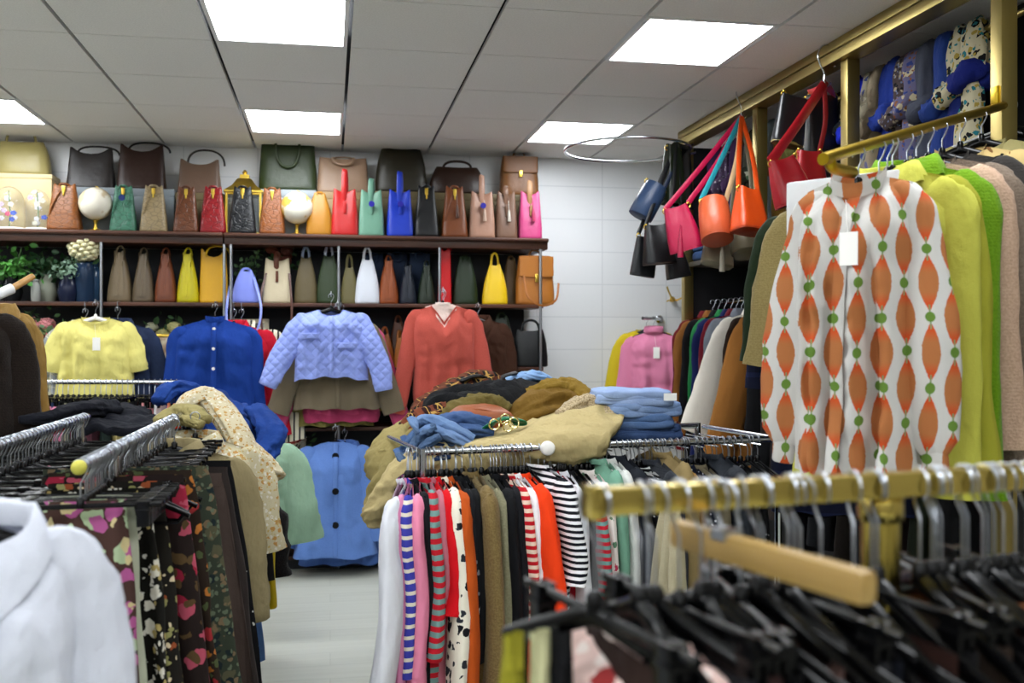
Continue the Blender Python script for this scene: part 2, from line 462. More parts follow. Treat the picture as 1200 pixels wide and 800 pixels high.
# ---------------------------------------------------------------- hanging garments (origin: top of the rail; shoulders along local X; front towards local -Y)
def zsh(x, nw, hz=.088, slope=.30):
    return -hz-slope*max(0, abs(x)-nw*.55)
def body_mesh(L, sh, hem, dep, nw, nd, vneck, seed, nf=5, fa=.02, hz=.088, hemcurve=0, n=72, m=36, slit=0, slope=.30, wk=1.0):
    mb = MB(); rings = []; q = random.Random(seed); ph = [q.uniform(0, 6.28) for _ in range(8)]
    ks = [nf*q.uniform(.8, 1.2), nf*1.7*q.uniform(.8, 1.2), nf*.6]
    for i in range(m+1):
        s = (i/m)**1.15; ring = []
        w = lerp(sh, sh*1.04, sm(s/.3)) if s < .3 else lerp(sh*1.04, hem, (s-.3)/.7)
        D = .012+(dep-.012)*sm(s/.22)
        for j in range(n):
            t = 2*PI*j/n; cx, sx = math.cos(t), math.sin(t)
            x = w*spow(cx, .75); front = sx < 0
            x0 = sh*spow(cx, .75)
            zt = zsh(x0, nw, hz, slope)
            if abs(x0) < nw:
                a = abs(x0)/nw
                sh_ = (1-a) if (vneck and front) else math.sqrt(max(0, 1-a*a))
                zt -= (nd if front else min(nd, .02))*sh_
            zb = -hz-L-hemcurve*(x/w)**2
            z = lerp(zt, zb, s)
            y = D*spow(sx, .8)
            g = fa*(s**.8)
            e = math.sin(ks[0]*x/w*2+ph[0 if front else 1]+s*1.2)+.6*math.sin(ks[1]*x/w*2+ph[2 if front else 3]-s)+.5*math.sin(ks[2]*x/w*2+ph[4])
            y += g*e*.55*(.35+.65*abs(sx))
            nn = noise.noise(Vector((x*7+seed, y*6, z*4)))
            fd = -1 if front else 1
            rg = 1-2.2*abs(noise.noise(Vector((x*9+seed*2.3+.8*z*math.copysign(1, x), fd*3, z*2.6+seed)))); r2 = 1-2.2*abs(noise.noise(Vector((x*17+seed+z*5, fd*5, z*9))))
            r3 = 1-2.2*abs(noise.noise(Vector((x*5+z*4*math.copysign(1, x)+seed, fd*2, z*15+seed))))
            y += (.012*nn+fd*wk*(.016*rg+.006*r2+.006*r3))*sm(s/.12)*min(1, abs(sx)*1.4)
            z += .006*math.sin(ks[0]*x/w*2+ph[5])*s
            x += .008*noise.noise(Vector((seed*1.3, sx, z*6)))*sm(s/.2)
            ring.append((x, y, z))
        rings.append(ring)
    mb.loft(rings); return mb
def sleeve_mesh(P, r0, r1, seed, puff=0.0, flat=.62, n=20, m=34, wr=.10):
    pts = smooth_path(P, m); rad = []
    for i in range(m):
        s = i/(m-1); r = lerp(r0, r1, s**.8)
        if puff: r += puff*math.exp(-((s-.78)/.2)**2)-(puff*.6 if s > .97 else 0)
        rad.append(r*(.60+.40*sm(s/.22)))
    def mod(i, t):
        return 1+wr*noise.noise(Vector((math.cos(t)*1.6, math.sin(t)*1.6+seed, i*.16)))+wr*.6*(1-2*abs(noise.noise(Vector((math.cos(t)*2.2+seed, math.sin(t)*2.2, i*.22+math.cos(t))))))
    mb = MB(); mb.tube(pts, rad, n, False, flat, up=(0, 1, 0), mod=mod); return mb, pts, rad
def sleeve_path(s, sh, zs, sl, ang, fwd, bend=0.0, r0=.075):
    a = ang
    d = Vector((s*math.sin(a), -fwd, -math.cos(a)))
    p0 = Vector((s*(sh-.075), 0, zs-r0*.62)); p1 = Vector((s*(sh-.028), 0, zs-r0*.86))
    p2 = Vector((s*(sh-.002), 0, zs-r0*1.0))+d*.065
    p3 = p2+d*(sl*.42)+Vector((s*bend, -.012, 0)); p4 = p2+d*(sl-.08)
    return [p0, p1, p2, p3, p4]
def garment(name, label, cat, loc, rz, mat, L=.65, sh=.2, hem=.22, dep=.05, neck='crew', nw=.075, nd=.06, sl=.55, sr=(.075, .05), ang=.08, fwd=.05,
            cuff=None, buttons=0, bmat=None, bsize=.007, collar=None, seed=0, nf=5, fa=.022, group=None, puff=0.0, paths=None, hemcurve=0, hz=.088, hemband=None, tagw=False, flatn=.46, slope=.30, pocket=None, wr=.16, wk=1.35):
    t = thing(name, label, cat, loc, rz, group)
    vn = neck in ('v', 'coat')
    if neck == 'turtle': nd = .005
    body_mesh(L, sh, hem, dep, nw, nd, vn, seed, nf, fa, hz, hemcurve, slope=slope, wk=wk).build('body', mat, t, angle=180)
    zs = zsh(sh, nw, hz, slope)
    if sl:
        for k, s in enumerate((-1, 1)):
            P = paths[k] if paths else sleeve_path(s, sh, zs, sl, ang if not isinstance(ang, tuple) else ang[k], fwd, 0.0, sr[0])
            mb, pts, rad = sleeve_mesh(P, sr[0], sr[1], seed+k*5, puff, flatn, wr=wr)
            so = mb.build('sleeve', mat, t, angle=180)
            if cuff is not None:
                d = (pts[-1]-pts[-3]).normalized(); e = pts[-1]
                MB().tube([e-d*.012, e+d*.012, e+d*.045, e+d*.05], [rad[-1]*.97, rad[-1]*1.0, rad[-1]*.95, rad[-1]*.8], 16, False, flatn+.08, up=(0, 1, 0)).build('cuff', cuff, so, angle=180)
    cm = collar or mat
    def neckring(fz, ry, N_=28):
        out = []
        for j in range(N_):
            a = 2*PI*j/N_; c, s_ = math.cos(a), math.sin(a)
            x = nw*c; fr = s_ < 0
            zt = zsh(x, nw, hz, slope)-(nd if fr else min(nd, .02))*((1-abs(c)) if (vn and fr) else abs(s_))
            out.append(Vector((x*1.0, ry*s_, zt+fz)))
        return out
    if neck in ('crew', 'v', 'turtle', 'stand'):
        hgt = {'crew': .012, 'v': .012, 'turtle': .05, 'stand': .028}[neck]
        r0 = neckring(-.008, .03); r1 = neckring(hgt*.5, .036); r2 = neckring(hgt, .032)
        rings = [r0, r1, r2]
        if neck == 'turtle': rings += [[Vector((p.x*1.1, p.y*1.3, p.z-.02)) for p in r2], [Vector((p.x*1.12, p.y*1.35, p.z-.045)) for p in r2]]
        MB().loft(rings).build('collar', cm, t, angle=180)
    elif neck in ('shirt', 'coat'):
        n_ = 30; rings = []
        for k, (dz, sc_, oy) in enumerate(((0, 1, 0), (.03, 1.0, 0), (.034, 1.08, .004), (.004, 1.28, .012), (-.022, 1.38, .016))):
            ring = []
            for j in range(n_):
                a = -PI/2+.12+(2*PI-.24)*j/(n_-1); c, s_ = math.cos(a), math.sin(a)
                x = nw*c*sc_; f = max(0, -s_)
                zt = zsh(nw*c, nw, hz, slope)-(nd if s_ < 0 else .01)*((1-abs(c)) if vn and s_ < 0 else abs(s_))
                y = (.036*s_*sc_)-(oy+.006 if s_ < 0 else -oy)
                zz = zt+dz-(f**3*.045 if k >= 3 else 0)
                ring.append((x, y, zz))
            rings.append(ring)
        MB().loft(rings, wrap=False).build('collar', cm, t, angle=180)
    if neck in ('shirt', 'coat', 'stand', 'button'):
        z0 = -hz-nd-.005; z1 = -hz-L+.01
        me = t.children[0].data
        fy = []
        for i in range(14):
            z = lerp(z0, z1, i/13)
            ys = [v.co.y for v in me.vertices if abs(v.co.x) < .03 and abs(v.co.z-z) < .03]
            fy.append((z, min(ys) if ys else -.05))
        MB().loft([[(-.016, y-.002, z), (-.014, y-.006, z), (.014, y-.006, z), (.016, y-.002, z)] for z, y in fy], wrap=False).build('placket', mat, t, angle=180)
        for i in range(buttons):
            f = (i+.35)/buttons*.92; z = lerp(z0, z1, f); k = min(12, int(f*13)); y = lerp(fy[k][1], fy[k+1][1], f*13-k)
            Mx = Matrix.Translation((0, y-.0075, z)) @ Matrix.Rotation(R(90), 4, 'X')
            MB().lathe([(bsize*.5, 0), (bsize, .0005), (bsize*1.05, .002), (bsize*.8, .0035), (bsize*.6, .003)], 14, M=Mx).build('button', bmat or WHITEP, t)
    if hemband:
        me = t.children[0].data; vs_ = [v.co for v in me.vertices][-72:]
        MB().loft([[Vector((v.x*k, v.y*k, v.z+dz)) for v in vs_] for k, dz in ((1.005, .02), (1.0, -.01), (.96, -.05))]).build('hem_band', hemband, t, angle=180)
    if pocket:
        me = t.children[0].data
        for (px_, pz) in pocket:
            ys = [v.co.y for v in me.vertices if abs(v.co.x-px_) < .05 and abs(v.co.z-pz) < .06]; y = min(ys)-.003 if ys else -.06
            MB().box(px_-.062, px_+.062, y-.024, y+.004, pz-.036, pz, .007).build('pocket_flap', mat, t)
    if tagw:
        yt = min(v.co.y for v in t.children[0].data.vertices if abs(v.co.x-.02) < .05 and -.32 < v.co.z < -.15)-.006
        MB().box(.0, .045, yt-.001, yt+.001, -.30, -.22).tube([(.02, yt, -.22), (.01, yt+.012, -.14)], .0008, 4).build('price_tag', paint('#f1f0ec', .6), t)
    return t
def skirt(name, label, cat, loc, rz, mat, w0=.16, w1=.2, L=.75, dep=.035, seed=0, nf=4, fa=.03, band=None, group=None, z0=.125, n=48, m=20, legs=False):
    t = thing(name, label, cat, loc, rz, group)
    q = random.Random(seed); ph = [q.uniform(0, 6.28) for _ in range(6)]; rings = []
    for i in range(m+1):
        s = i/m; ring = []
        for j in range(n):
            a = 2*PI*j/n; cx, sx = math.cos(a), math.sin(a)
            w = lerp(w0, w1, s**.8); x = w*spow(cx, .8); y = (.012+(dep-.012)*sm(s*2.5))*spow(sx, .8)
            f = sx < 0
            y += fa*s**.7*(.3+.7*abs(sx))*(math.sin(nf*2*x/w+ph[0 if f else 1]+.6*s)+.5*math.sin(nf*3.7*x/w+ph[2 if f else 3]))
            x += .01*noise.noise(Vector((seed, sx*2, s*5)))
            z = -z0-L*s+.008*math.sin(nf*2*x/w+ph[4])*s
            ring.append((x, y, z))
        rings.append(ring)
    MB().loft(rings).build('body', mat, t, angle=180)
    MB().loft([[(r[0]*1.01, r[1]*1.12, r[2]+dz) for r in rings[0]] for dz in (.006, -.03)]).build('waistband', band or mat, t, angle=180)
    return t
def scarf(label, loc, rz, mat, L=.22, seed=0, w=.05, group='knotted scarves on the wall rail', tail=.3, knot=None, mat2=None):
    t = thing('knotted_scarf', label, 'scarf', loc, rz, group)
    q = random.Random(seed)
    def strand(dx, l0, l1, r):
        P = [(dx*.5, .035, -l0*.8), (dx*.3, .032, -.05), (0, .012, .012), (0, -.014, .012), (dx*.3, -.035, -.06), (dx, -.05, -l1*.6), (dx*.4, -.045, -l1)]
        pts = smooth_path(P, 22)
        def mod(i, a): return 1+.16*math.sin(3*a+seed+i*.12)+.34*(1-2.2*abs(noise.noise(Vector((math.cos(a)*1.8, math.sin(a)*1.8+seed, i*.07)))))
        return MB().tube(pts, [r*(.75+.25*min(1, abs(i-8)/6)) for i in range(22)], 28, True, .6, up=(0, 1, 0), mod=mod)
    b = strand(.02, L, L, w)
    b.build('loop', mat, t, angle=180)
    kb = MB()
    P = [Vector((.05*math.cos(a), -.048+.035*math.sin(a), -L-.02*math.sin(a*2))) for a in [i*2*PI/16 for i in range(17)]]
    kb.tube(P, [.034*(1+.18*math.sin(i*1.7+seed)) for i in range(17)], 20, True, 1.0, mod=lambda i, a: 1+.3*(1-2.2*abs(noise.noise(Vector((math.cos(a)*2+seed, math.sin(a)*2, i*.3))))))
    kb.build('knot', knot or mat, t, angle=180)
    pts = smooth_path([(0, -.05, -L), (.015, -.055, -L-.1), (-.01, -.04, -L-tail*.6), (.0, -.035, -L-tail)], 14)
    MB().tube(pts, [lerp(.035, w*1.1, i/13) for i in range(14)], 24, True, .5, up=(0, 1, 0), mod=lambda i, a: 1+.12*math.sin(3*a+i*.2+seed)+.3*(1-2.2*abs(noise.noise(Vector((math.cos(a)*2+seed, math.sin(a)*2, i*.1)))))).build('tail', mat2 or mat, t, angle=180)
    return t
# ---------------------------------------------------------------- handbags
def bag_body(w, d, h, tw=.7, td=.4, e=1.0, p0=4.0, p1=2.6, crease=0.0, side=0.0, point=0.0, sag=0.0, seed=0, n=40, m=16):
    mb = MB(); rings = []
    def ring(s, ins=1.0, dz=0.0):
        r = []
        a = w/2*lerp(1, tw, s**e)*ins; b = d/2*lerp(1, td, s**e)*ins; p = lerp(p0, p1, s)
        for j in range(n):
            t = 2*PI*j/n; c, q = math.cos(t), math.sin(t)
            x = a*spow(c, 2/p); y = b*spow(q, 2/p)
            k = s**1.3
            y -= math.copysign(1, y)*crease*k*math.exp(-(x/(.28*w))**2)*abs(q)
            x -= math.copysign(1, x)*side*k*math.exp(-(y/(.3*d))**2)*abs(c)
            z = h*s+point*h*(abs(x)/(a+1e-6))**2.5*s**4-sag*h*(1-(abs(x)/(a+1e-6))**2)*s**5
            g = 1+.02*noise.noise(Vector((c*1.7+seed, q*1.7, s*4)))
            r.append((x*g, y*g, z+dz))
        return r
    rings.append(ring(0, .9)); rings.append(ring(.0, .985, .006))
    for i in range(1, m+1): rings.append(ring(i/m))
    rings.append(ring(1, .90)); rings.append(ring(1, .86, -.15*h))
    return mb.loft(rings, True, True)
def arc(x0, x1, z0, hh, y0=0., y1=None, n=14, lean=0.0, sq=2.4):
    P = []
    for i in range(n):
        t = PI*i/(n-1)
        P.append((lerp(x0, x1, .5-.5*spow(math.cos(t), 2/sq)), lerp(y0, y1 if y1 is not None else y0, i/(n-1))+lean*math.sin(t), z0+hh*abs(math.sin(t))**(2/sq)))
    return P
ALLBAGS = []
def bag(label, x0, x1, yt, Y, zb, kind, c, yb=None, croc=0, hc=None, rough=.38, name=None, tagc=None, tas=None, hh=None, rz=0.0, group='handbags on the back shelves', seed=None, dd=None, strap=None):
    """x0..x1, yt: picture extent of the body; zb: the surface it stands on"""
    cx = (x0+x1)/2; p = at_y(cx, 300, Y); sc_ = proj(p)[2]/F
    w = (x1-x0)*sc_; top = at_y(cx, yt, Y).z; h = top-zb
    seed = seed if seed is not None else int(cx)
    nm = name or {'bucket': 'bucket_bag', 'cone': 'bucket_bag', 'tote': 'tote_bag', 'shopper': 'shopper_bag', 'side': 'shopper_bag', 'hobo': 'hobo_bag', 'pack': 'backpack', 'duffel': 'duffel_bag'}[kind]
    t = thing(nm, label, 'handbag' if kind != 'pack' else 'backpack', (p.x, Y, zb), rz, group)
    mt = leather(c, rough, croc); hm = leather(hc, rough) if hc else mt
    d = dd or w*.62
    if kind == 'bucket':
        b = bag_body(w, d, h, .84, .36, 1.5, 4.5, 3, crease=d*.16, side=w*.03, point=.09, seed=seed)
        b.build('body', mt, t, angle=60)
        hh = hh or .13
        MB().tube(smooth_path([(-.004, -.012, h*.72), (-.006, -.02, h), (-.004, -.012, h+hh*.7), (.0, 0, h+hh), (.006, .012, h+hh*.7), (.008, .02, h*.95)], 18), .017, 8, True, .22, up=(0, 1, 0)).build('handle', hm, t)
        MB().box(-.009, .009, -d*.42, -d*.42+.012, h*.5, h*.76, .002).build('strap', hm, t)
    elif kind == 'cone':
        b = bag_body(w, d*1.1, h*.95, .62, .30, 1.35, 4.5, 3, crease=d*.06, point=.07, seed=seed)
        b.build('body', mt, t, angle=60)
        MB().tube(smooth_path([(-w*.2, 0, h*.8), (-w*.14, -.01, h*.98), (0, -.02, h*1.0), (w*.14, -.01, h*.97), (w*.2, 0, h*.8)], 14), .008, 8, True, .6).build('handle', hm, t)
        MB().box(-.011, .011, -d*.26, -d*.2, h*.82, h*.95, .003).box(-.005, .005, -d*.3, -d*.22, h*.74, h*.84, .002).build('clasp', GOLD, t)
        MB().box(-w*.36, -w*.05, -d*.40, -d*.385, h*.4, h*.42).tube(smooth_path([(-w*.1, -d*.2, h*.85), (-w*.32, -d*.42, h*.5), (-w*.4, -d*.3, h*.2)], 10), .008, 6, True, .4).build('strap', hm, t)
    elif kind == 'tote':
        bag_body(w, d*.7, h, .86, .3, 1.0, 5, 4, crease=d*.05, point=.12, sag=.06, seed=seed).build('body', mt, t, angle=60)
        hh = hh or h*.45
        MB().tube(arc(-w*.26, w*.55, h*.96, hh, -.01, .05, 20), .0075, 8, True, .7).build('handle', leather(hc or '#15120f', .4), t)
    elif kind == 'shopper':
        bag_body(w, d*.6, h, .9, .4, 1.3, 5, 4, crease=d*.03, sag=.05, seed=seed).build('body', mt, t, angle=60)
        for y, q in ((-d*.27, -.35), (d*.1, .5)):
            hhh = (hh or h*.5)
            MB().tube([(x_, y_, z_ if q > 0 else h*.97-(z_-h*.97)) for x_, y_, z_ in arc(-w*.2, w*.2, h*.97, hhh*(1 if q < 0 else .25), y, y, 16, -.012)], .009, 8, True, .6).build('handle', hm, t)
    elif kind == 'side':
        bag_body(w, d*1.6, h, .30, .55, 1.75, 3.2, 2.4, crease=-.0, side=0, point=.0, seed=seed).build('body', mt, t, angle=60)
        g = MB()
        for s in (-1, 1):
            g.loft([[(s*w*lerp(.02, .10, f)-s*w*.06*(1-f)+s*w*q, -d*lerp(.80, .30, f)*1.0-.004-.010*math.sin(PI*f)*(1 if k else 0), h*lerp(.12, 1.03, f)) for k, q in enumerate((0, .055, .12, .19*(1.3-f)))] for f in [i/8 for i in range(9)]], wrap=False)
        g.build('gusset', mt, t, angle=180)
        MB().tube(arc(-w*.12, w*.14, h*.97, hh or h*.16, -.03, .03, 14), .006, 8).build('handle', hm, t)
    elif kind == 'hobo':
        bag_body(w, d*.9, h, .38, .3, 2.2, 2.8, 2.2, crease=d*.08, point=.05, seed=seed).build('body', mt, t, angle=60)
        MB().tube(arc(-w*.15, w*.15, h*.95, hh or h*.3, -.0, .02, 16), .009, 8, True, .5).build('handle', hm, t)
    elif kind == 'duffel':
        bag_body(w, d*.7, h, .74, .5, 2.6, 3, 2.4, crease=d*.02, sag=.04, seed=seed).build('body', mt, t, angle=60)
        MB().tube(arc(-w*.25, w*.25, h*.94, hh or h*.3, -.02, -.02, 16), .009, 8).build('handle', hm, t)
    elif kind == 'pack':
        bag_body(w, d*.8, h, .84, .7, 2.2, 4, 3, seed=seed).build('body', mt, t, angle=60)
        f = bag_body(w*.9, d*.16, h*.42, 1.0, .8, 1, 4, 4, seed=seed)
        o = f.build('flap', mt, t, angle=60); o.location = (0, -d*.36, h*.56)
        MB().box(-.012, .012, -d*.47, -d*.42, h*.45, h*.62, .003).build('buckle', GOLD, t)
        MB().tube(arc(-w*.15, w*.15, h*.97, .05, 0, 0, 12), .007, 8).build('handle', hm, t)
    if tagc:
        MB().lathe([(.001, 0), (.02, 0), (.02, .003), (.001, .003)], 16, M=Matrix.Translation((0, -d*.5-.012, h*.72)) @ Matrix.Rotation(R(90), 4, 'X')).build('tag', plastic(tagc), t)
    if tas:
        a = MB(); a.tube([(.01, -d*.42, h*.85), (.012, -d*.52, h*.62)], .003, 6); a.tube([(.012, -d*.52, h*.63), (.012, -d*.53, h*.58), (.014, -d*.53, h*.38)], [.006, .009, .013], 10)
        a.build('tassel', leather(tas), t)
    if strap:
        sm_, P = strap
        MB().tube(smooth_path(P, 26), .008, 6, True, .35, up=(0, 1, 0)).build('strap', leather(sm_), t)
    return t
YF, YB = 6.83, 7.05
PUR = '#3a35b8'
# top shelf, front row
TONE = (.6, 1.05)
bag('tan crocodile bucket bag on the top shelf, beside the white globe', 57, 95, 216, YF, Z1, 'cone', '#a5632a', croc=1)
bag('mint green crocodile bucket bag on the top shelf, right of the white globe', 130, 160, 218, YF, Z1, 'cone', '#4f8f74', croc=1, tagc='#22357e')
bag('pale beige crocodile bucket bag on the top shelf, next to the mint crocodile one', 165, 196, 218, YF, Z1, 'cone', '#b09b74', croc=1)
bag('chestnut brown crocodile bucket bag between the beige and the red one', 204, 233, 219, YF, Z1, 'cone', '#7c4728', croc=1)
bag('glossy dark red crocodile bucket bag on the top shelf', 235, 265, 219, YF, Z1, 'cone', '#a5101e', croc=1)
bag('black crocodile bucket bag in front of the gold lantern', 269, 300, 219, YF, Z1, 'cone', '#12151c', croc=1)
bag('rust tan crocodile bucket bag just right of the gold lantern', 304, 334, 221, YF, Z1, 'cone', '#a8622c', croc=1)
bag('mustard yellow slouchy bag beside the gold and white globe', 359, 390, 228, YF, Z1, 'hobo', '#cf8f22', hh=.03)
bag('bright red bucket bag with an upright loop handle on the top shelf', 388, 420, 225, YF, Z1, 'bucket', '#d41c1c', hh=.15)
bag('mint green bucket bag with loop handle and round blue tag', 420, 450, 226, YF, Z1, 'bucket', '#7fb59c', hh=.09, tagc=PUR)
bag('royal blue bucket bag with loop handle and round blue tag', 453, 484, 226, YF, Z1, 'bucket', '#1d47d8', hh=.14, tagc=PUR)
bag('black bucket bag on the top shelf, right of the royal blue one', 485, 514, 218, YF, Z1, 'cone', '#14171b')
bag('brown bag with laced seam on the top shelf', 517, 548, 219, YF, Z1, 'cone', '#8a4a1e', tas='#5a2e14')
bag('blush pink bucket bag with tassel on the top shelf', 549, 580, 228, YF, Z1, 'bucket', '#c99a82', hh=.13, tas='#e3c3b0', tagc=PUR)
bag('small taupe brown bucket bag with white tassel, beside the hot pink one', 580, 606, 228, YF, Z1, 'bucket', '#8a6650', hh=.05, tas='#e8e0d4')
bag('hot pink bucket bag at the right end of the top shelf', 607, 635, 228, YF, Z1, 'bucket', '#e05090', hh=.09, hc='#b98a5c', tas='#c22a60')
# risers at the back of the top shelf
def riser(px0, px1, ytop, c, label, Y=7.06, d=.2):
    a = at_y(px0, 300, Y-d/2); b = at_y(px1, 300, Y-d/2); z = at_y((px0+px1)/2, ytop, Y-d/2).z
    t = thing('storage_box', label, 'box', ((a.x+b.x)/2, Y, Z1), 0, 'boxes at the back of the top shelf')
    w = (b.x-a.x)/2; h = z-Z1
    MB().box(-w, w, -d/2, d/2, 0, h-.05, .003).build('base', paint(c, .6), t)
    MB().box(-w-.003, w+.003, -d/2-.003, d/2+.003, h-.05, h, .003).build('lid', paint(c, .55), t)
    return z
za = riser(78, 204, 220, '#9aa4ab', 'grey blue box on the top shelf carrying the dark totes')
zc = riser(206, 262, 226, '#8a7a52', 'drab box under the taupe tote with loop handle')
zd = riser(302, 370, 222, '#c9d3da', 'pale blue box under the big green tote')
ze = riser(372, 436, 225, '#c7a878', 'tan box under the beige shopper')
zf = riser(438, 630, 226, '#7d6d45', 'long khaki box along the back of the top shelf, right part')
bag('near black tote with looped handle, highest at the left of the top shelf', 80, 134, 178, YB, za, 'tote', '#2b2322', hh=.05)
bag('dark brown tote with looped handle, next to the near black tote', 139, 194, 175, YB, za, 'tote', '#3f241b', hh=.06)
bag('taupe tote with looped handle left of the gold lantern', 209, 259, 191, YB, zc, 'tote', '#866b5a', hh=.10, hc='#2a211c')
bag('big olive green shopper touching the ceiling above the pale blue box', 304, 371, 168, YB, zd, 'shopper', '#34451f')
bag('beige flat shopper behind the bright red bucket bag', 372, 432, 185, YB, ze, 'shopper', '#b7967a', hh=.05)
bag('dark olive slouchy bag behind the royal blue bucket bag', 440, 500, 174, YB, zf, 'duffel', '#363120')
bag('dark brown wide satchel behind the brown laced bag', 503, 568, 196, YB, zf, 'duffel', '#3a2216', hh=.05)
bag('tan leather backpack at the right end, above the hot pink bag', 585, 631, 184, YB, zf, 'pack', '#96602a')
bag('shiny gold satin bag at the far left end of the top shelf', -6, 58, 166, YB, at_y(25, 206, YB).z, 'duffel', '#c6b878', rough=.3, hh=.1)
# second shelf
TONE = (1.1, 1.06)
Y2 = 6.86
bag('taupe shopper standing sideways, beside the blue vase on the second shelf', 127, 155, 296, Y2, Z2, 'side', '#6f6049')
bag('grey brown shopper standing sideways, second from the blue vase', 156, 181, 298, Y2, Z2, 'side', '#5f5240')
bag('reddish brown shopper standing sideways on the second shelf', 182, 207, 298, Y2, Z2, 'side', '#6d3a22')
bag('lime yellow shopper standing sideways on the second shelf', 208, 233, 298, Y2, Z2, 'side', '#b3a814')
bag('bright yellow tall shopper beside the lime yellow one', 234, 267, 298, Y2, Z2, 'tote', '#c99a18', hh=.07, hc='#c9a41c')
bag('lavender drawstring bag with a long strap hanging below the shelf', 272, 305, 318, Y2-.03, Z2, 'hobo', '#7683cf', hh=.03,
    strap=('#8a97dc', [(-.09, -.02, .16), (-.11, -.1, .02), (-.11, -.135, -.12), (-.06, -.15, -.21), (.0, -.15, -.235), (.08, -.15, -.18), (.105, -.14, -.06), (.09, -.09, .04), (.05, -.03, .17)]))
bag('cream bag with brown strap on the second shelf', 308, 342, 306, Y2, Z2, 'bucket', '#b9ad92', hh=.05, hc='#5a2f1c',
    strap=('#4a2617', [(-.07, -.03, .2), (-.1, -.1, .05), (-.095, -.14, -.12), (-.07, -.15, -.25), (.0, -.15, -.3), (.08, -.15, -.22), (.1, -.14, -.05), (.08, -.05, .2)]))
bag('khaki brown bag right of the cream bag on the second shelf', 345, 372, 303, Y2, Z2, 'hobo', '#5d5237', hc='#7d8aa0')
bag('dark green round bag with pale cords on the second shelf', 371, 400, 301, Y2-.01, Z2, 'hobo', '#27371b', hc='#8f93a0')
bag('olive drab small bag between the dark green and the white one', 399, 420, 314, Y2, Z2, 'hobo', '#6c6540', hh=.1)
bag('white slouchy bag leaning on the second shelf', 416, 445, 305, Y2-.03, Z2, 'hobo', '#c7cbd3', hh=.1)
bag('rust brown small bag beside the white one on the second shelf', 443, 467, 306, Y2, Z2, 'side', '#84431d')
bag('dark navy small bag on the second shelf', 467, 488, 312, Y2, Z2, 'side', '#161d2b')
bag('dark bottle green small bag next to the navy one', 489, 510, 312, Y2, Z2, 'side', '#1d2a1c')
bag('narrow bright red bag standing on edge on the second shelf', 513, 529, 290, Y2-.03, Z2, 'tote', '#c01019', hh=.02, hc='#8a0a12')
bag('dark forest green round bag left of the yellow drawstring bag', 530, 560, 303, Y2, Z2, 'hobo', '#1f2f1a', hh=.03)
bag('bright yellow drawstring bag with looped handle on the second shelf', 565, 595, 311, Y2-.03, Z2, 'hobo', '#d9b61a', hh=.1)
bag('khaki round bag behind the yellow drawstring bag', 588, 610, 304, Y2+.1, Z2, 'hobo', '#6b5330', hh=.04)
bag('big tan leather backpack hanging over the right end of the second shelf', 604, 649, 300, Y2-.03, Z2, 'pack', '#a5692a', strap=('#93591f', [(-.1, -.12, .2), (-.08, -.16, .05), (.02, -.16, -.01), (.12, -.14, .03), (.16, -.05, .15)]))
# third shelf
bag('dark green bag with gathered top on the third shelf', 572, 604, 372, Y2, Z3, 'hobo', '#1d2b1a', hh=.05)
bag('black wide handbag at the right end of the third shelf', 600, 642, 386, Y2-.04, Z3, 'duffel', '#0e1013', hh=.08)
for k, (xa, xb, yt, c, w) in enumerate([(440, 462, 392, '#8a4a1a', 'rust'), (455, 478, 378, '#5a3018', 'dark brown'), (462, 474, 396, '#a8672c', 'tan'), (566, 582, 385, '#7a3f20', 'chestnut')]):
    bag('%s leather bag on the third shelf beside the coral sweater, %s' % (w, ['lowest', 'tallest', 'half hidden', 'at its right sleeve'][k]), xa, xb, yt, Y2+(.1 if k % 2 else .0), Z3, 'hobo', c, hh=.06)
for k, (xa, xb, yt, c, w) in enumerate([(424, 450, 297, '#2a3a55', 'white bag'), (452, 478, 296, '#27364f', 'rust brown bag'), (479, 505, 296, '#2d3d58', 'bottle green bag')]):
    bag('dark blue denim bag at the back of the second shelf behind the %s' % w, xa, xb, yt, 7.04, Z2, 'shopper', c, rough=.8, hh=.05)
# ---------------------------------------------------------------- shelf ornaments
def globe(px, y0, label, c, land):
    p = at_y(px, 300, YF); k = proj(p)[2]/F
    t = thing('desk_globe', label, 'globe', (p.x, YF, Z1))
    r = 19*k
    m = Mat('globe print', .35); n = m.noise(9, 4); m.color(m.mix(n.ss(.5, .56), c, land))
    MB().ball((0, 0, .075+r), r, 14).build('sphere', m.m, t)
    MB().lathe([(.045, 0), (.048, .008), (.015, .018), (.009, .05), (.016, .07), (.004, .08)], 18).build('base', GOLD, t)
    MB().tube([(math.cos(a)*(r+.008)*.4, 0, .075+r+math.sin(a)*(r+.008)) for a in [R(-90+i*12) for i in range(16)]], .003, 6).build('meridian_arm', GOLD, t)
globe(112, 218, 'white desk globe on a gold stand between the tan and the mint bag', '#d6d0c2', '#bfae90')
globe(348, 222, 'gold and white desk globe beside the mustard slouchy bag', '#d9d6c8', '#c2a24a')
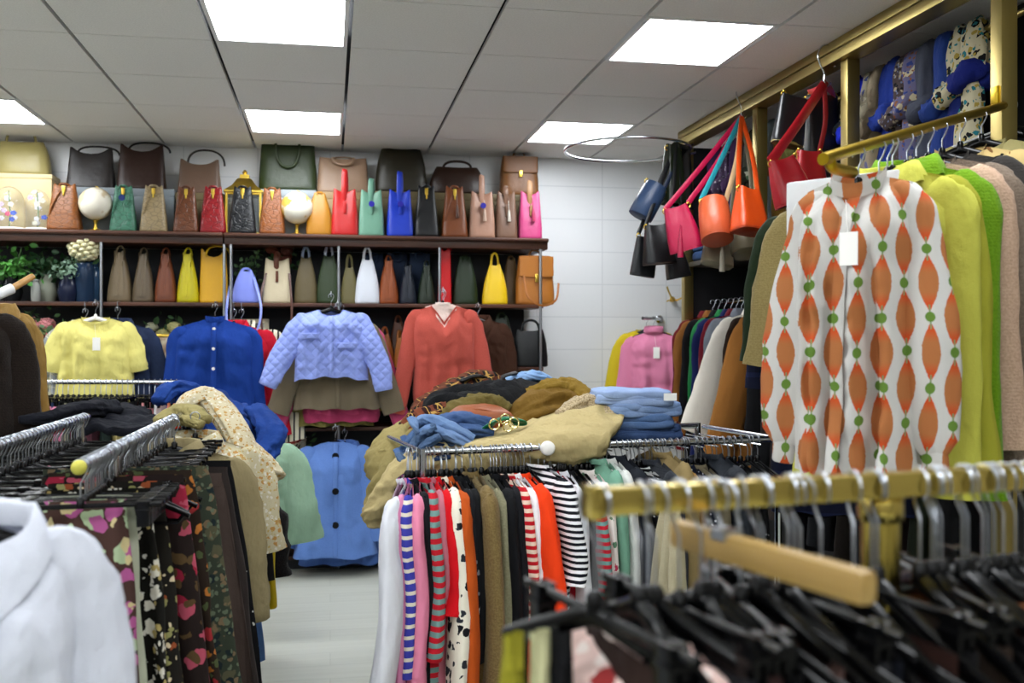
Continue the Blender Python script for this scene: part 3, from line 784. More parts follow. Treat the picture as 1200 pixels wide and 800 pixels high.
def lantern():
    p = at_y(287, 300, 6.96); k = proj(p)[2]/F; w = 19*k; h = (270-222)*k*1.02
    t = thing('lantern', 'gold house shaped lantern with pointed roof behind the black crocodile bag', 'lantern', (p.x, 6.96, Z1))
    f = MB().box(-w, w, -w, w, 0, .015, .003).box(-w, w, -w, w, h-.015, h, .003)
    for a in (-1, 1):
        for b in (-1, 1): f.box(a*w-.007, a*w+.007, b*w-.007, b*w+.007, 0, h)
    for i in (-1, 0, 1):
        f.box(i*w*.5-.002, i*w*.5+.002, -w-.002, -w+.002, 0, h)
    f.build('frame', GOLD, t)
    MB().box(-w+.008, w-.008, -w+.008, w-.008, .016, h-.016).build('glass', glassy(), t)
    MB().loft([[(sx*w*q, sy*w*q, z) for sx, sy in ((-1, -1), (1, -1), (1, 1), (-1, 1))] for q, z in ((1.15, h), (1.15, h+.012), (.72, h+.05), (.42, h+.10), (.28, h+.105), (.28, h+.13), (.1, h+.135))], True, True).build('roof', GOLD, t)
    MB().lathe([(.01, 0), (.014, .012), (.018, .02), (.006, .035)], 12, (0, 0, h+.13)).build('finial', GOLD, t)
lantern()
def gold_stand():
    p = at_y(25, 300, 7.0)
    z = at_y(25, 206, YB).z
    t = thing('storage_box', 'pale gold box under the gold satin bag, behind the glass domes', 'box', (p.x, YB, Z1), 0)
    MB().box(-.2, .2, -.1, .1, 0, z-Z1-.03, .004).build('base', paint('#c4ae80', .5), t); MB().box(-.203, .203, -.103, .103, z-Z1-.03, z-Z1, .004).build('lid', paint('#cbb88c', .5), t)
gold_stand()
def dome(px, w, label, seed, Y=6.84):
    p = at_y(px, 300, Y); k = proj(p)[2]/F; r = w/2*k; h = 56*k
    t = thing('glass_dome', label, 'ornament', (p.x, Y, Z1))
    MB().lathe([(r*1.08, 0), (r*1.1, .008), (r*1.0, .014)], 20).build('base', WHITEP, t)
    MB().lathe([(r, .014)]+[(r, z*h) for z in (.2, .4, .6)]+[(r*math.cos(a), h*.6+r*1.1*math.sin(a)) for a in (.3, .6, .9, 1.2, 1.45)], 20).build('cover', glassy('#f2f5f5'), t)
    q = random.Random(seed); cs = ['#d84a78', '#f0eef0', '#d04040', '#efe9d8', '#3a5ac0', '#e4e0e6', '#c8b0d0']
    for i in range(11):
        a = q.uniform(0, 6.28); d = q.uniform(.2, .75)*r; z = q.uniform(.05, .75)*h
        b = MB()
        for kx in range(5): b.ball((d*math.cos(a)+.009*math.cos(kx*1.26), d*math.sin(a)+.004, .02+z+.009*math.sin(kx*1.26)), .008, 5, (1, .5, 1))
        b.build('flower', paint(q.choice(cs), .7), t)
    MB().tube([(0, 0, .014), (.004, 0, h*.4), (-.004, 0, h*.8)], .003, 6).build('stem', paint('#5a7a48'), t)
dome(11, 32, 'clear glass dome of paper flowers at the far left of the top shelf', 3)
dome(44, 26, 'clear glass dome of pink and white flowers beside the tan crocodile bag', 5)
# plants
def leaves(mb, pts, q, size=.045, n=60, spread=.1):
    for i in range(n):
        c = Vector(q.choice(pts))+Vector((q.gauss(0, spread), q.gauss(0, spread*.6), q.gauss(0, spread)))
        d = Vector((q.gauss(0, 1), q.gauss(0, .8), q.gauss(-.2, .8))).normalized(); u = d.cross(Vector((q.gauss(0, 1), q.gauss(0, 1), q.gauss(0, 1)))).normalized(); w = d.cross(u)
        L = size*q.uniform(.7, 1.3); W = L*.3
        P = [c, c+d*L*.35+u*W+w*.004, c+d*L*.7+u*W*.8, c+d*L, c+d*L*.7-u*W*.8, c+d*L*.35-u*W+w*.004]
        o = len(mb.v); mb.v += [tuple(x) for x in P]+[tuple(c+d*L*.5-w*W*.25)]
        for k in range(6): mb.f.append((o+k, o+(k+1) % 6, o+6)); mb.mi.append(0)
def plant(label, px, pyt, pyb, Y, zb, c, potc, n, wpx, seed, size=.05, name='potted_plant', prof=None):
    p = at_y(px, 300, Y); k = proj(p)[2]/F; h = (pyb-pyt)*k; q = random.Random(seed)
    t = thing(name, label, 'plant', (p.x, Y, zb))
    MB().lathe(prof or [(.05, 0), (.065, .06), (.055, .12), (.035, .16), (.04, .18), (.032, .178)], 18).build('vase', plastic(potc, .25), t)
    pts = []
    st = MB()
    for i in range(9):
        e = Vector((q.uniform(-1, 1)*wpx*k*.5, q.uniform(-.1, .06), h*q.uniform(.5, 1)))
        P = smooth_path([(0, 0, .15), (e.x*.4, e.y*.4, h*.6), e], 7); st.tube(P, .003, 5); pts += P[2:]
    st.build('stem', paint('#3d5a2c'), t)
    m = MB(); leaves(m, pts, q, size, n, wpx*k*.13)
    m.build('foliage', paint(c, .5), t, angle=180)
    return t
plant('bright green leafy plant at the far left of the second shelf', 14, 286, 350, 6.84, Z2, '#3f7a2c', '#14161a', 170, 62, 1, .05)
plant('dark green trailing plant right of the bright green one', 55, 284, 350, 6.92, Z2, '#274d2c', '#8a8d80', 170, 50, 2, .05)
plant('grey green eucalyptus sprig under the white hydrangea', 80, 290, 350, 6.80, Z2, '#6f8a76', '#1a2036', 110, 30, 4, .035)
def flowerhead(mb, c, r, q, n=60, fs=.016):
    fs = max(fs, r*.26); mb.ball(c, r*.88, 6, (1, 1, .85))
    for i in range(n):
        z = 1-2*(i+.5)/n; a = i*2.4; s = math.sqrt(1-z*z)
        p = (c[0]+r*s*math.cos(a), c[1]+r*s*math.sin(a), c[2]+r*z*.85)
        mb.ball(p, fs*q.uniform(.8, 1.2), 4, (1, 1, .7))
def flowers(label, px, py, Y, zb, cols, n, spread, seed, potc, prof=None, r=.05, name='flower_vase', leaf='#3a5a34'):
    p = at_y(px, py, Y); q = random.Random(seed)
    t = thing(name, label, 'flowers', (p.x, Y, zb)); h = p.z-zb
    MB().lathe(prof or [(.05, 0), (.06, .05), (.05, .12), (.035, .15), (.04, .16), (.03, .158)], 18).build('vase', plastic(potc, .2), t)
    lf = MB(); pts = []
    for i in range(n):
        c = (q.uniform(-1, 1)*spread, q.uniform(-.05, .03), h+q.uniform(-.6, .6)*spread) if n > 1 else (0, 0, h)
        lf.tube(smooth_path([(0, 0, .1), (c[0]*.5, c[1]*.5, (h+.1)/2), c], 6), .003, 5); pts.append(c)
        m = MB(); flowerhead(m, c, r*q.uniform(.8, 1.1), q); m.build('flower', paint(cols[i % len(cols)], .7), t, angle=180)
    leaves(lf, pts, q, .05, 12*n, .05); lf.build('foliage', paint(leaf), t, angle=180)
    return t
tallv = [(.055, 0), (.06, .02), (.06, .2), (.055, .24), (.05, .25), (.045, .245)]
flowers('big creamy white hydrangea in a dark glass vase on the second shelf', 99, 291, 6.82, Z2, ['#d9d3ae'], 1, 0, 3, '#22334a', tallv, .098)
flowers('red and pink flowers in a dark red vase below the green plants', 57, 386, 6.84, Z3, ['#8a1a22', '#c25a66', '#c9868a', '#7f8a5a'], 8, .13, 8, '#3d1014', [(.06, 0), (.085, .05), (.09, .12), (.06, .2), (.07, .22), (.06, .215)], .045)
flowers('cream and yellow flowers behind the gold picture frame on the third shelf', 193, 385, 6.95, Z3, ['#c8c48a', '#b6b79a', '#d2b02a'], 5, .09, 9, '#4a4a3a', None, .032)
flowers('small pink and cream flowers in the dark under the third shelf', 352, 520, 6.95, Z4-.42, ['#d8c4b0', '#b8403a', '#e0d8cc'], 5, .1, 12, '#2a2a22', None, .036)
flowers('small white flowers in a dark vase beside the sky blue cape coat', 340, 552, 6.9, Z4-.62, ['#cfcbc0', '#9aa08a'], 4, .08, 14, '#1c1e1a', None, .03)
flowers('rust brown dried flowers behind the cream bag on the second shelf', 322, 299, 7.0, Z2, ['#5a2a1c', '#6d3520'], 4, .09, 15, '#2a1a14', None, .035)
plant('grey green tassel plant above the lavender bag', 290, 290, 352, 7.0, Z2, '#4c6a44', '#23282a', 110, 26, 16, .04)
def vase(label, px, w, yt, Y, zb, c):
    p = at_y(px, 300, Y); k = proj(p)[2]/F; r = w/2*k; h = at_y(px, yt, Y).z-zb
    t = thing('glass_vase', label, 'vase', (p.x, Y, zb))
    MB().lathe([(r*.85, 0), (r, .02), (r, h*.75), (r*.7, h*.85), (r*.6, h*.93), (r*.7, h), (r*.6, h-.004), (r*.5, h*.9)], 22).build('body', plastic(c, .15), t)
    MB().lathe([(r*.72, h-.006), (r*.74, h), (r*.7, h+.004)], 22).build('rim', plastic(c, .1), t)
vase('broad dark teal glass vase on the second shelf, left of the blue one', 87, 19, 309, 6.95, Z2, '#1b2a30')
vase('broad steel blue glass vase beside the sideways taupe shopper', 108, 22, 308, 6.88, Z2, '#2c4560')
vase('dark red glazed vase on the third shelf, below the red flowers', 44, 24, 396, 6.8, Z3, '#2e0d10')
vase('small grey silver jar below the dark trailing plant', 42, 11, 328, 6.8, Z2, '#8e908c')
def frame(label, px0, px1, yt, yb, Y, c, art, fw=.02, lean=-8):
    a = at_y(px0, yb, Y); b = at_y(px1, yt, Y); w = (b.x-a.x)/2; h = b.z-a.z
    t = thing('picture_frame', label, 'picture frame', ((a.x+b.x)/2, Y, a.z)); t.rotation_euler = (R(lean), 0, 0)
    f = MB()
    for q in ((-w, -w+fw, 0, h), (w-fw, w, 0, h), (-w, w, 0, fw), (-w, w, h-fw, h)): f.box(q[0], q[1], -.01, .01, q[2], q[3], .004)
    f.build('frame', c, t)
    m = Mat('printed picture', .4); n = m.noise(14, 4); m.color(m.ramp(n, [(0, art[0]), (.46, art[1]), (.58, art[2])], False))
    MB().box(-w+fw*.8, w-fw*.8, -.004, .004, fw*.8, h-fw*.8).build('picture', m.m, t)
    MB().box(-.02, .02, .005, .012, 0, h*.7).build('stand', IRON, t)
frame('ornate gold picture frame with a small figure picture beside the blue ruffled shirt', 177, 202, 391, 430, 6.82, GOLD, ('#5a3a24', '#b89a78', '#d8ccb0'))
frame('cream picture frame with dark picture behind the striped trousers', 270, 315, 373, 430, 6.9, paint('#c9bfa4'), ('#101216', '#3a3e48', '#cfcabd'), .03)
frame('small dark picture frame with grey photo left of the lavender quilted jacket', 316, 342, 390, 428, 6.84, wood('#4a3420', '#2e2014'), ('#121316', '#55585c', '#b0aea8'))
# ---------------------------------------------------------------- garments hung from the edge of the back shelves
HB = 'garments hung on the front edge of the back shelves'
def hung_front(px, py_top, Y, kind, hl, rz=0.0, **k):
    """py_top: height in the picture of the neckline centre of the shoulder line"""
    p = at_y(px, py_top, Y); loc = Vector((p.x, Y, p.z+.095))
    hanger(kind, loc, rz, hl, w=round(min(.19, k.get('sh', .2)-.02), 2))
    return garment(loc=loc, rz=rz, **k)
Yh = 6.62
def wire(px, z, Y, zt, label):   # a shelf hook that carries the hanger
    t = thing('shelf_hook', label, 'hook', (px, Y, z), 0)
    MB().tube(smooth_path([(0, .13, zt-z), (0, .0, zt-z), (0, -.012, zt-z-.02), (0, -.012, .02), (0, 0, -.012), (0, .014, .0)], 16), .003, 6).build('wire', STEEL, t)
    MB().tube([(0, .13, zt-z), (0, .15, zt-z)], .006, 6).build('end_cap', BLACKP, t)
def hb(px, py, label, short, Y=Yh, kind='plastic', **k):
    p = at_y(px, py, Y)
    wire(p.x, p.z+.092, Y, max(Z2, p.z+.1) if py < 480 else max(Z4, p.z+.1), 'wire hook at the shelf edge holding the '+short)
    return hung_front(px, py, Y, kind, 'hanger at the shelf edge carrying the '+short, name=k.pop('name'), label=label, cat=k.pop('cat'), **k)
P6 = 6.6/F
# yellow blouse, dark jacket behind it
hb(112, 372, 'yellow short sleeved linen blouse with white tag on a white hanger below the shelf', 'yellow linen blouse', kind='white', name='blouse', cat='blouse', mat=cloth('#d5cc7c', wrinkle=.9), L=.62, sh=.205, hem=.25, dep=.06, neck='crew', nw=.085, nd=.05, sl=.24, sr=(.075, .07), ang=.18, fa=.034, tagw=True, seed=2)
hb(138, 378, 'slate blue jacket half hidden behind the yellow linen blouse', 'slate blue jacket', Y=6.70, name='jacket', cat='jacket', mat=denim('#2a3550', '#222c44'), L=.5, sh=.2, hem=.22, neck='shirt', sl=.5, ang=(.05, .28), seed=3)
hb(100, 380, 'beige plaid shirt half hidden behind the yellow linen blouse at its left', 'beige plaid shirt', Y=6.71, name='shirt', cat='shirt', mat=plaid('#a9a890', '#7d8290', '#d5d2c4', .05), L=.55, sh=.2, hem=.24, neck='shirt', sl=.5, ang=(.24, .05), seed=4)
# blue shirt + red + striped trousers
hb(252, 374, 'cobalt blue long sleeved shirt with ruffled collar and pearl buttons', 'cobalt blue ruffled shirt', name='shirt', cat='shirt', mat=cloth('#173a86', wrinkle=.6), L=.72, sh=.235, hem=.285, dep=.065, neck='stand', nw=.06, nd=.02, sl=.58, sr=(.07, .05), ang=.07, buttons=5, bsize=.010, seed=5, fa=.02, nf=6)
def collar_ruffle():
    p = at_y(252, 366, Yh-.01)
    return p
hb(274, 380, 'red shirt showing as a narrow strip behind the cobalt blue shirt', 'red shirt', Y=6.69, name='shirt', cat='shirt', mat=cloth('#b0182e'), L=.74, sh=.22, hem=.25, neck='shirt', sl=.62, ang=(.0, .14), sr=(.08, .06), seed=6)
hb(283, 380, 'cream and black vertically striped shirt behind the red one', 'striped cream shirt', Y=6.75, name='shirt', cat='shirt', mat=stripes(('#d4ceb8', '#d4ceb8', '#2b2c30'), .035, 0), L=.78, sh=.22, hem=.26, neck='shirt', sl=.66, ang=(.0, .20), sr=(.085, .065), seed=7)
# quilted jacket with layers behind
lav = Mat('quilted lavender', .75, spec=.2, sheen=.2).color('#8c9cdc')
x, y, z = lav.xyz(); q1 = ((x+z)*16).fr(); q2 = ((x-z)*16).fr()
hq = (q1-.5).ab().op('MINIMUM', (q2-.5).ab()*1.0)
lav.bump(((q1*PI).sin().op('POWER', .5))*((q2*PI).sin().op('POWER', .5))+lav.noise(20, 2)*.9, .4, .02)
zsl = -.16
hb(388, 362, 'lavender blue quilted jacket with two flap pockets, hung over other coats', 'lavender quilted jacket', Y=6.5, name='jacket', cat='jacket', mat=lav.m, L=.44, sh=.21, hem=.235, dep=.08, neck='button', nw=.075, nd=.05, sl=.5, sr=(.095, .06), cuff=lav.m, seed=11, fa=.018, hemcurve=.03,
   paths=[[(-.12, 0, -.19), (-.17, 0, -.21), (-.235, -.02, -.28), (-.32, -.05, -.42), (-.375, -.07, -.54)], [(.12, 0, -.19), (.17, 0, -.21), (.235, -.03, -.30), (.30, -.05, -.45), (.325, -.06, -.57)]], pocket=((-.135, -.25), (.10, -.31)), buttons=3, bmat=plastic('#8c9cdc'))
hb(396, 372, 'taupe suede jacket hanging behind the lavender quilted jacket', 'taupe suede jacket', Y=6.60, name='jacket', cat='jacket', mat=knit('#6f6554'), L=.6, sh=.22, hem=.29, dep=.06, neck='coat', nw=.06, nd=.1, sl=.52, ang=(.34, .30), sr=(.09, .065), seed=12)
hb(400, 374, 'bright pink knit cardigan whose ribbed hem shows below the taupe jacket', 'pink knit cardigan', Y=6.67, name='cardigan', cat='cardigan', mat=knit('#b84a70'), L=.63, sh=.21, hem=.25, neck='v', nd=.12, sl=.62, ang=(.36, .33), sr=(.08, .06), seed=13, hemband=knit('#a63f63'))
hb(394, 376, 'olive beige shirt lowest of the layers under the lavender jacket', 'olive beige shirt', Y=6.73, name='shirt', cat='shirt', mat=cloth('#7c7443'), L=.70, sh=.21, hem=.25, neck='shirt', sl=.5, ang=.1, seed=14)
# coral sweater with white lace top inside
hb(520, 358, 'coral red V neck sweater with a lace collar showing, next to the lavender jacket', 'coral sweater', name='sweater', cat='sweater', mat=knit('#b5564b', '#ad5147'), L=.62, sh=.20, hem=.20, dep=.065, neck='v', nw=.09, nd=.13, sl=.58, sr=(.072, .054), ang=.19, seed=15, fa=.02, cuff=knit('#b5564b'), kind='white', hemband=knit('#a94e44'))
hb(519, 356, 'white pleated lace top worn inside the coral sweater', 'white lace top', Y=6.625, name='blouse', cat='blouse', mat=cloth('#e3cfc6', wrinkle=.9), L=.5, sh=.12, hem=.15, dep=.03, neck='crew', nw=.05, nd=.01, sl=0, seed=16, fa=.006, nf=16, collar=cloth('#e6d6ce'))
hb(560, 374, 'dark brown jacket peeping out behind the coral sweater', 'dark brown jacket', Y=6.71, name='jacket', cat='jacket', mat=cloth('#3c2418'), L=.5, sh=.19, hem=.2, neck='shirt', sl=.5, seed=17)
# sky blue cape coat below
hb(393, 517, 'sky blue cape coat with three big black buttons under the shelves', 'sky blue cape coat', Y=6.55, name='coat', cat='coat', mat=knit('#6585c4', '#6081c0'), L=.74, sh=.17, hem=.27, dep=.10, neck='button', nw=.085, nd=.01, sl=.52, sr=(.10, .14), ang=.22, fwd=.02, buttons=3, bmat=plastic('#0d0e12'), bsize=.021, seed=18, fa=.022, nf=3, flatn=.4, wr=.05, slope=.42)
hb(404, 521, 'second sky blue coat behind the sky blue cape coat, its hem hanging lower', 'second sky blue coat', Y=6.68, name='coat', cat='coat', mat=knit('#5474b6'), L=.78, sh=.17, hem=.30, dep=.08, neck='coat', nw=.08, nd=.06, sl=.55, sr=(.1, .12), ang=.2, seed=19, fa=.03, slope=.42)
# pink turtleneck on the white wall by the corner
def corner():
    p = at_y(766, 392, 6.9); loc = Vector((p.x, 6.9, p.z+.13))
    t = thing('wall_hook', 'gold double coat hook on the white wall above the pink turtleneck', 'hook', (at_y(792, 350, 7.1).x, 7.18, at_y(792, 350, 7.1).z))
    MB().lathe([(.02, 0), (.022, .006), (.012, .012)], 14, M=Matrix.Rotation(R(90), 4, 'X')).build('plate', GOLD, t)
    for s, zz in ((-1, .09), (-1, -.02), (1, .03)):
        MB().tube(smooth_path([(0, -.01, 0), (s*.02, -.05, -.015+zz*.2), (s*.06, -.09, zz*.6), (s*.075, -.1, zz)], 10), .006, 6).build('hook_arm', GOLD, t)
    r = thing('hanging_rail', 'short chrome wall rail carrying the pink turtleneck', 'rail', (loc.x, 6.9, loc.z-.0125))
    MB().tube([(-.1, -.05, 0), (.0, 0, 0), (.14, .27, 0)], .0125, 10).build('bar', CHROME, r); MB().lathe([(.03, 0), (.03, .01), (.015, .02)], 14, (0, 0, 0), M=Matrix.Translation((.14, .29, 0)) @ Matrix.Rotation(R(90), 4, 'X')).build('flange', CHROME, r)
    hanger('plastic', loc, -.35, 'black hanger carrying the pink turtleneck by the corner', w=.15)
    garment('sweater', 'pink turtleneck sweater with a white tag hanging by the bare back wall', 'sweater', loc, -.35, knit('#d584a4'), L=.62, sh=.17, hem=.18, neck='turtle', nw=.065, sl=.56, sr=(.075, .055), ang=.12, seed=21, tagw=True, hz=.11)
    l2 = loc+Vector((-.03, .08, .0))
    hanger('plastic', l2, -.3, 'black hanger carrying the yellow sweater by the corner', w=.15)
    garment('sweater', 'yellow sweater half hidden behind the pink turtleneck', 'sweater', l2, -.3, knit('#c9b32e'), L=.6, sh=.17, hem=.18, neck='crew', sl=.56, ang=(.24, .05), seed=22)
corner()
# ---------------------------------------------------------------- soft heaps and draped cloth
def ridge(p): return 1-abs(noise.noise(p))*2
def heap_mesh(r, seed, amp=.03, fr=(4, 9, 9), nu=56, nv=30, e=2.6):
    rings = []
    for i in range(1, nv):
        a = PI*i/nv; ring = []
        for j in range(nu):
            b = 2*PI*j/nu
            d = Vector((spow(math.sin(a), 2/e)*spow(math.cos(b), 2/e), spow(math.sin(a), 2/e)*spow(math.sin(b), 2/e), -spow(math.cos(a), 2/e)))
            p = Vector((d.x*r[0], d.y*r[1], d.z*r[2]))
            q = Vector((p.x*fr[0]+seed*3.1, p.y*fr[1]+seed, p.z*fr[2]))
            w = Vector((noise.noise(q*.5+Vector((9, 0, 0))), noise.noise(q*.5), noise.noise(q*.5+Vector((0, 7, 0)))))
            k = amp*(ridge(q+w*.8)+.5*ridge(q*2.1+w))
            p += d.normalized()*k
            ring.append(p)
        rings.append(ring)
    return MB().loft(rings, True, True)
def heap(parent, name, mat, c, r, rot, seed, amp=.03, fr=(4, 9, 9)):
    o = heap_mesh(r, seed, amp, fr).build(name, mat, parent, angle=180)
    o.location = Vector(c)-parent.location; o.rotation_euler = rot
    return o
def sheet_mesh(rows, nu=30, nv=40, thick=.012, amp=.012, fr=(9, 9, 9), seed=0):
    A = [smooth_path(r, nu) for r in rows]
    G = [smooth_path([A[i][j] for i in range(len(A))], nv) for j in range(nu)]   # [nu][nv]
    rings = []
    for v in range(nv):
        f, b = [], []
        for u in range(nu):
            du = G[min(u+1, nu-1)][v]-G[max(u-1, 0)][v]; dv = G[u][min(v+1, nv-1)]-G[u][max(v-1, 0)]
            n = du.cross(dv); n = n.normalized() if n.length > 1e-9 else Vector((0, 0, 1))
            p = G[u][v]; q = Vector((p.x*fr[0]+seed, p.y*fr[1], p.z*fr[2]+seed*.3))
            w = Vector((noise.noise(q*.6), noise.noise(q*.6+Vector((5, 1, 0))), 0))
            d = n*amp*(ridge(q+w)+.5*ridge(q*2.2)-.6)
            f.append(p+d+n*thick*.5); b.append(p+d-n*thick*.5)
        rings.append(f+b[::-1])
    return MB().loft(rings, True, True)
def sheet(parent, name, mat, rows, **k):
    o = sheet_mesh([[Vector(p)-parent.location for p in r] for r in rows], **k).build(name, mat, parent, angle=180); return o
def roll(parent, name, mat, pts, rad, seed=0, flat=.6, n=32, m=60, up=(0, 0, 1), wr=.14, cap=True):
    P = smooth_path([Vector(p)-parent.location for p in pts], m)
    if not isinstance(rad, (list, tuple)): rad = [rad, rad]
    rr = [lerp(rad[int(min(i/(m-1)*(len(rad)-1), len(rad)-1.001))], rad[min(len(rad)-1, int(i/(m-1)*(len(rad)-1))+1)], (i/(m-1)*(len(rad)-1)) % 1 if i < m-1 else 1) for i in range(m)]
    def mod(i, t): 
        c, q = math.cos(t), math.sin(t)
        return 1+wr*math.sin(4*t+seed+i*.03)*.4+wr*1.9*(.6-2.2*abs(noise.noise(Vector((c*1.6+seed, q*1.6, i*.075+c*.8)))))+wr*.8*(.6-2*abs(noise.noise(Vector((c*3+seed, q*3, i*.2)))))
    return MB().tube(P, rr, n, cap, flat, up=up, mod=mod).build(name, mat, parent, angle=180)
# ---------------------------------------------------------------- centre rack
CA = at_t(505, 525, 3.4); CB = at_t(870, 511.5, 3.4*(525-HZ)/(511.5-HZ)); CZ = CA.z
CB.z = CZ
cd = (CB-CA).normalized(); cn = Vector((-cd.y, cd.x, 0))            # cn points away from the camera
CRZ = math.atan2(cn.y, cn.x)
def centre_rack():
    t = thing('clothes_rack', 'chrome double clothes rack in the middle, striped tops on it and a pile on top', 'clothes rack', (CA.x, CA.y, 0))
    o = Vector((CA.x, CA.y, 0)); e = CB+cd*.16-o; s = CA-cd*.03-o
    back = cn*.62
    z = CZ-.0125
    s.z = z; e.z = z
    MB().tube([s, e], .0125, 12).build('rail', CHROME, t)
    MB().tube([s+back, e+back], .0125, 12).build('rail', CHROME, t)
    for p in (s, s+back, e, e+back):
        MB().tube([(p.x, p.y, .02), (p.x, p.y, z+.012)], .014, 12).build('post', CHROME, t)
    for p in (s, e):
        MB().tube([p+Vector((0, 0, .03-z)), p+back+Vector((0, 0, .03-z))], .014, 10).build('foot_bar', CHROME, t)
        MB().tube([p+cn*.05, p+cn*.57], .01, 10).build('cross_bar', CHROME, t)
    k = on_rail(CA, CB, 640)-o
    MB().lathe([(.02, -.006), (.026, 0), (.026, .012), (.02, .018)], 18, M=Matrix.Translation((k.x, k.y-.02, z)) @ Matrix.Rotation(R(90), 4, 'X')).build('clamp_disc', WHITEP, t)
    # wire shelf between the rails that carries the pile
    g = MB()
    for i in range(22):
        p = s.lerp(e, (i+.5)/22)
        if (p-s).length < .02: continue
        g.tube([p+cn*.07+Vector((0, 0, -.03)), p+cn*.55+Vector((0, 0, -.03))], .003, 5)
    g.build('shelf_grid', CHROME, t)
centre_rack()
GC = 'garments on the front rail of the centre rack'
def cg(px, name, label, cat, mat, L=.6, sl=.5, **k):
    """garment seen edge-on: px is where its near shoulder shows"""
    sh = k.pop('sh', .19)
    j = k.pop('rz', 0)+rnd.uniform(-.05, .05); nd = Matrix.Rotation(j, 3, 'Z') @ -cn
    loc = on_rail(CA, CB, px, nd*sh*.9)
    hanger('slim', loc, CRZ+j, 'black hanger in the centre rack carrying the '+k.pop('short'), None, w=round(sh-.03, 2))
    k.setdefault('dep', .03); k['sr'] = tuple(v*.86 for v in k.get('sr', (.066, .05))); k.setdefault('fa', .01); k.setdefault('fwd', 0); k.setdefault('ang', .03)
    return garment(name, label, cat, loc, CRZ+j, mat, L=L, sh=sh, hem=k.pop('hem', sh*1.02), sl=sl, seed=int(px), **k)
ST = stripes
cg(462, 'long_shirt', 'long white tee at the left end of the centre rack', 'shirt', cloth('#c8c9d0'), 1.0, .52, short='long white tee', rz=-.42, sr=(.085, .08), cuff=cloth('#d6d7de'), sh=.22, ang=.3)
cg(470, 'sweater', 'dusty lilac pink long top right behind the long white tee', 'sweater', cloth('#c07a9c'), .82, .6, short='dusty lilac top', rz=-.32, sh=.21, ang=.09)
cg(477, 'shirt', 'blue and cream striped shirt between the lilac and the light pink top', 'shirt', ST(('#3d3f9a', '#3d3f9a', '#cfc9b8'), .034), .86, .5, short='blue and cream striped shirt', rz=-.27, sh=.21, ang=.07, sr=(.075, .06))
cg(488, 'sweater', 'light pink long sleeved top third from the left in the centre rack', 'sweater', cloth('#d8839f'), .9, .5, short='light pink top', rz=-.2, cuff=cloth('#d8839f'), sr=(.078, .07), sh=.2, ang=.07)
cg(497, 'top', 'black top squeezed between the light pink and the teal striped one', 'top', cloth('#121318'), .8, .45, short='black top beside light pink')
cg(507, 'sweater', 'red and teal striped long sleeved top in the left part of the centre rack', 'sweater', ST(('#b3202e', '#6d908c'), .034), .92, .42, short='red and teal striped top', rz=-.12, sr=(.076, .066), ang=.07, cuff=ST(('#b3202e', '#6d908c'), .034))
cg(516, 'top', 'dusty rose top behind the red and teal striped one', 'top', cloth('#b06a78'), .66, .3, short='dusty rose top')
cg(524, 'top', 'bright red short sleeved top in the centre rack', 'top', cloth('#c3101c'), .52, .33, short='bright red top', sr=(.075, .07), ang=.07)
cg(531, 'blouse', 'cream blouse with black brush stroke print below the bright red top', 'blouse', floral('#d9d3c4', ('#17181c', '#2a2c33'), 22, .36, 4.), .75, .58, short='brush stroke print blouse', sr=(.065, .09), ang=.05)
cg(540, 'blouse', 'rust orange long blouse with big sleeve in the centre rack', 'blouse', cloth('#b4511a'), .98, .78, short='rust orange blouse', sr=(.07, .085), ang=.03, sh=.2)
cg(549, 'blouse', 'black and white patterned blouse tied with orange, right of the rust blouse', 'blouse', floral('#1a1b1f', ('#d0cfc8', '#7a7b80'), 26, .3, 7.), .8, .4, short='black and white patterned blouse')
cg(556, 'top', 'black top between the rust blouse and the olive brown cardigan', 'top', cloth('#101114'), .95, .5, short='black top next to olive')
cg(571, 'cardigan', 'olive brown fluffy long cardigan in the centre rack', 'cardigan', knit('#6b5936', '#776643'), .98, .86, short='olive brown cardigan', sr=(.07, .082), sh=.21, ang=.04, hz=.075)
cg(584, 'cardigan', 'grey green knitted cardigan beside the olive brown one', 'cardigan', knit('#7d7a62', '#86836b'), .86, .7, short='grey green cardigan')
cg(595, 'jacket', 'black long jacket between the grey green cardigan and the red striped top', 'jacket', cloth('#0e0f13'), 1.0, .8, short='black long jacket', sr=(.072, .07))
cg(604, 'jacket', 'second black jacket squeezed beside the red and cream striped top', 'jacket', cloth('#15151a'), .9, .6, short='second black jacket')
cg(613, 'sweater', 'red and cream striped long sleeved top left of the white one', 'sweater', ST(('#b01a26', '#d9bfae'), .026), .62, .42, short='red and cream striped top', sr=(.07, .06), ang=.04)
cg(622, 'top', 'white top between the red striped one and the vivid orange dress', 'top', cloth('#dedee2'), .5, .3, short='small white top')
cg(634, 'dress', 'vivid orange red flared knit dress in the centre rack', 'dress', cloth('#dd3f12'), .92, .52, short='vivid orange dress', rz=.06, sr=(.07, .10), sh=.19, hem=.27, dep=.05, ang=.12)
cg(660, 'shirt', 'black and white striped short sleeved tee in the centre rack', 'shirt', ST(('#12141d', '#dcdce0'), .02), .66, .28, short='black and white striped tee', rz=.12, sr=(.085, .085), ang=.15, sh=.21, hz=.06)
cg(668, 'top', 'narrow crimson strip of a top behind the black and white tee', 'top', cloth('#9a1626'), .5, .2, short='crimson top')
cg(676, 'shirt', 'white long sleeved shirt right of the black and white striped tee', 'shirt', cloth('#d8dae0'), .62, .5, short='white shirt beside striped tee', sr=(.075, .055))
cg(686, 'top', 'black top between the white shirt and the small teal striped tee', 'top', cloth('#0f1014'), .7, .5, short='black top right of white shirt')
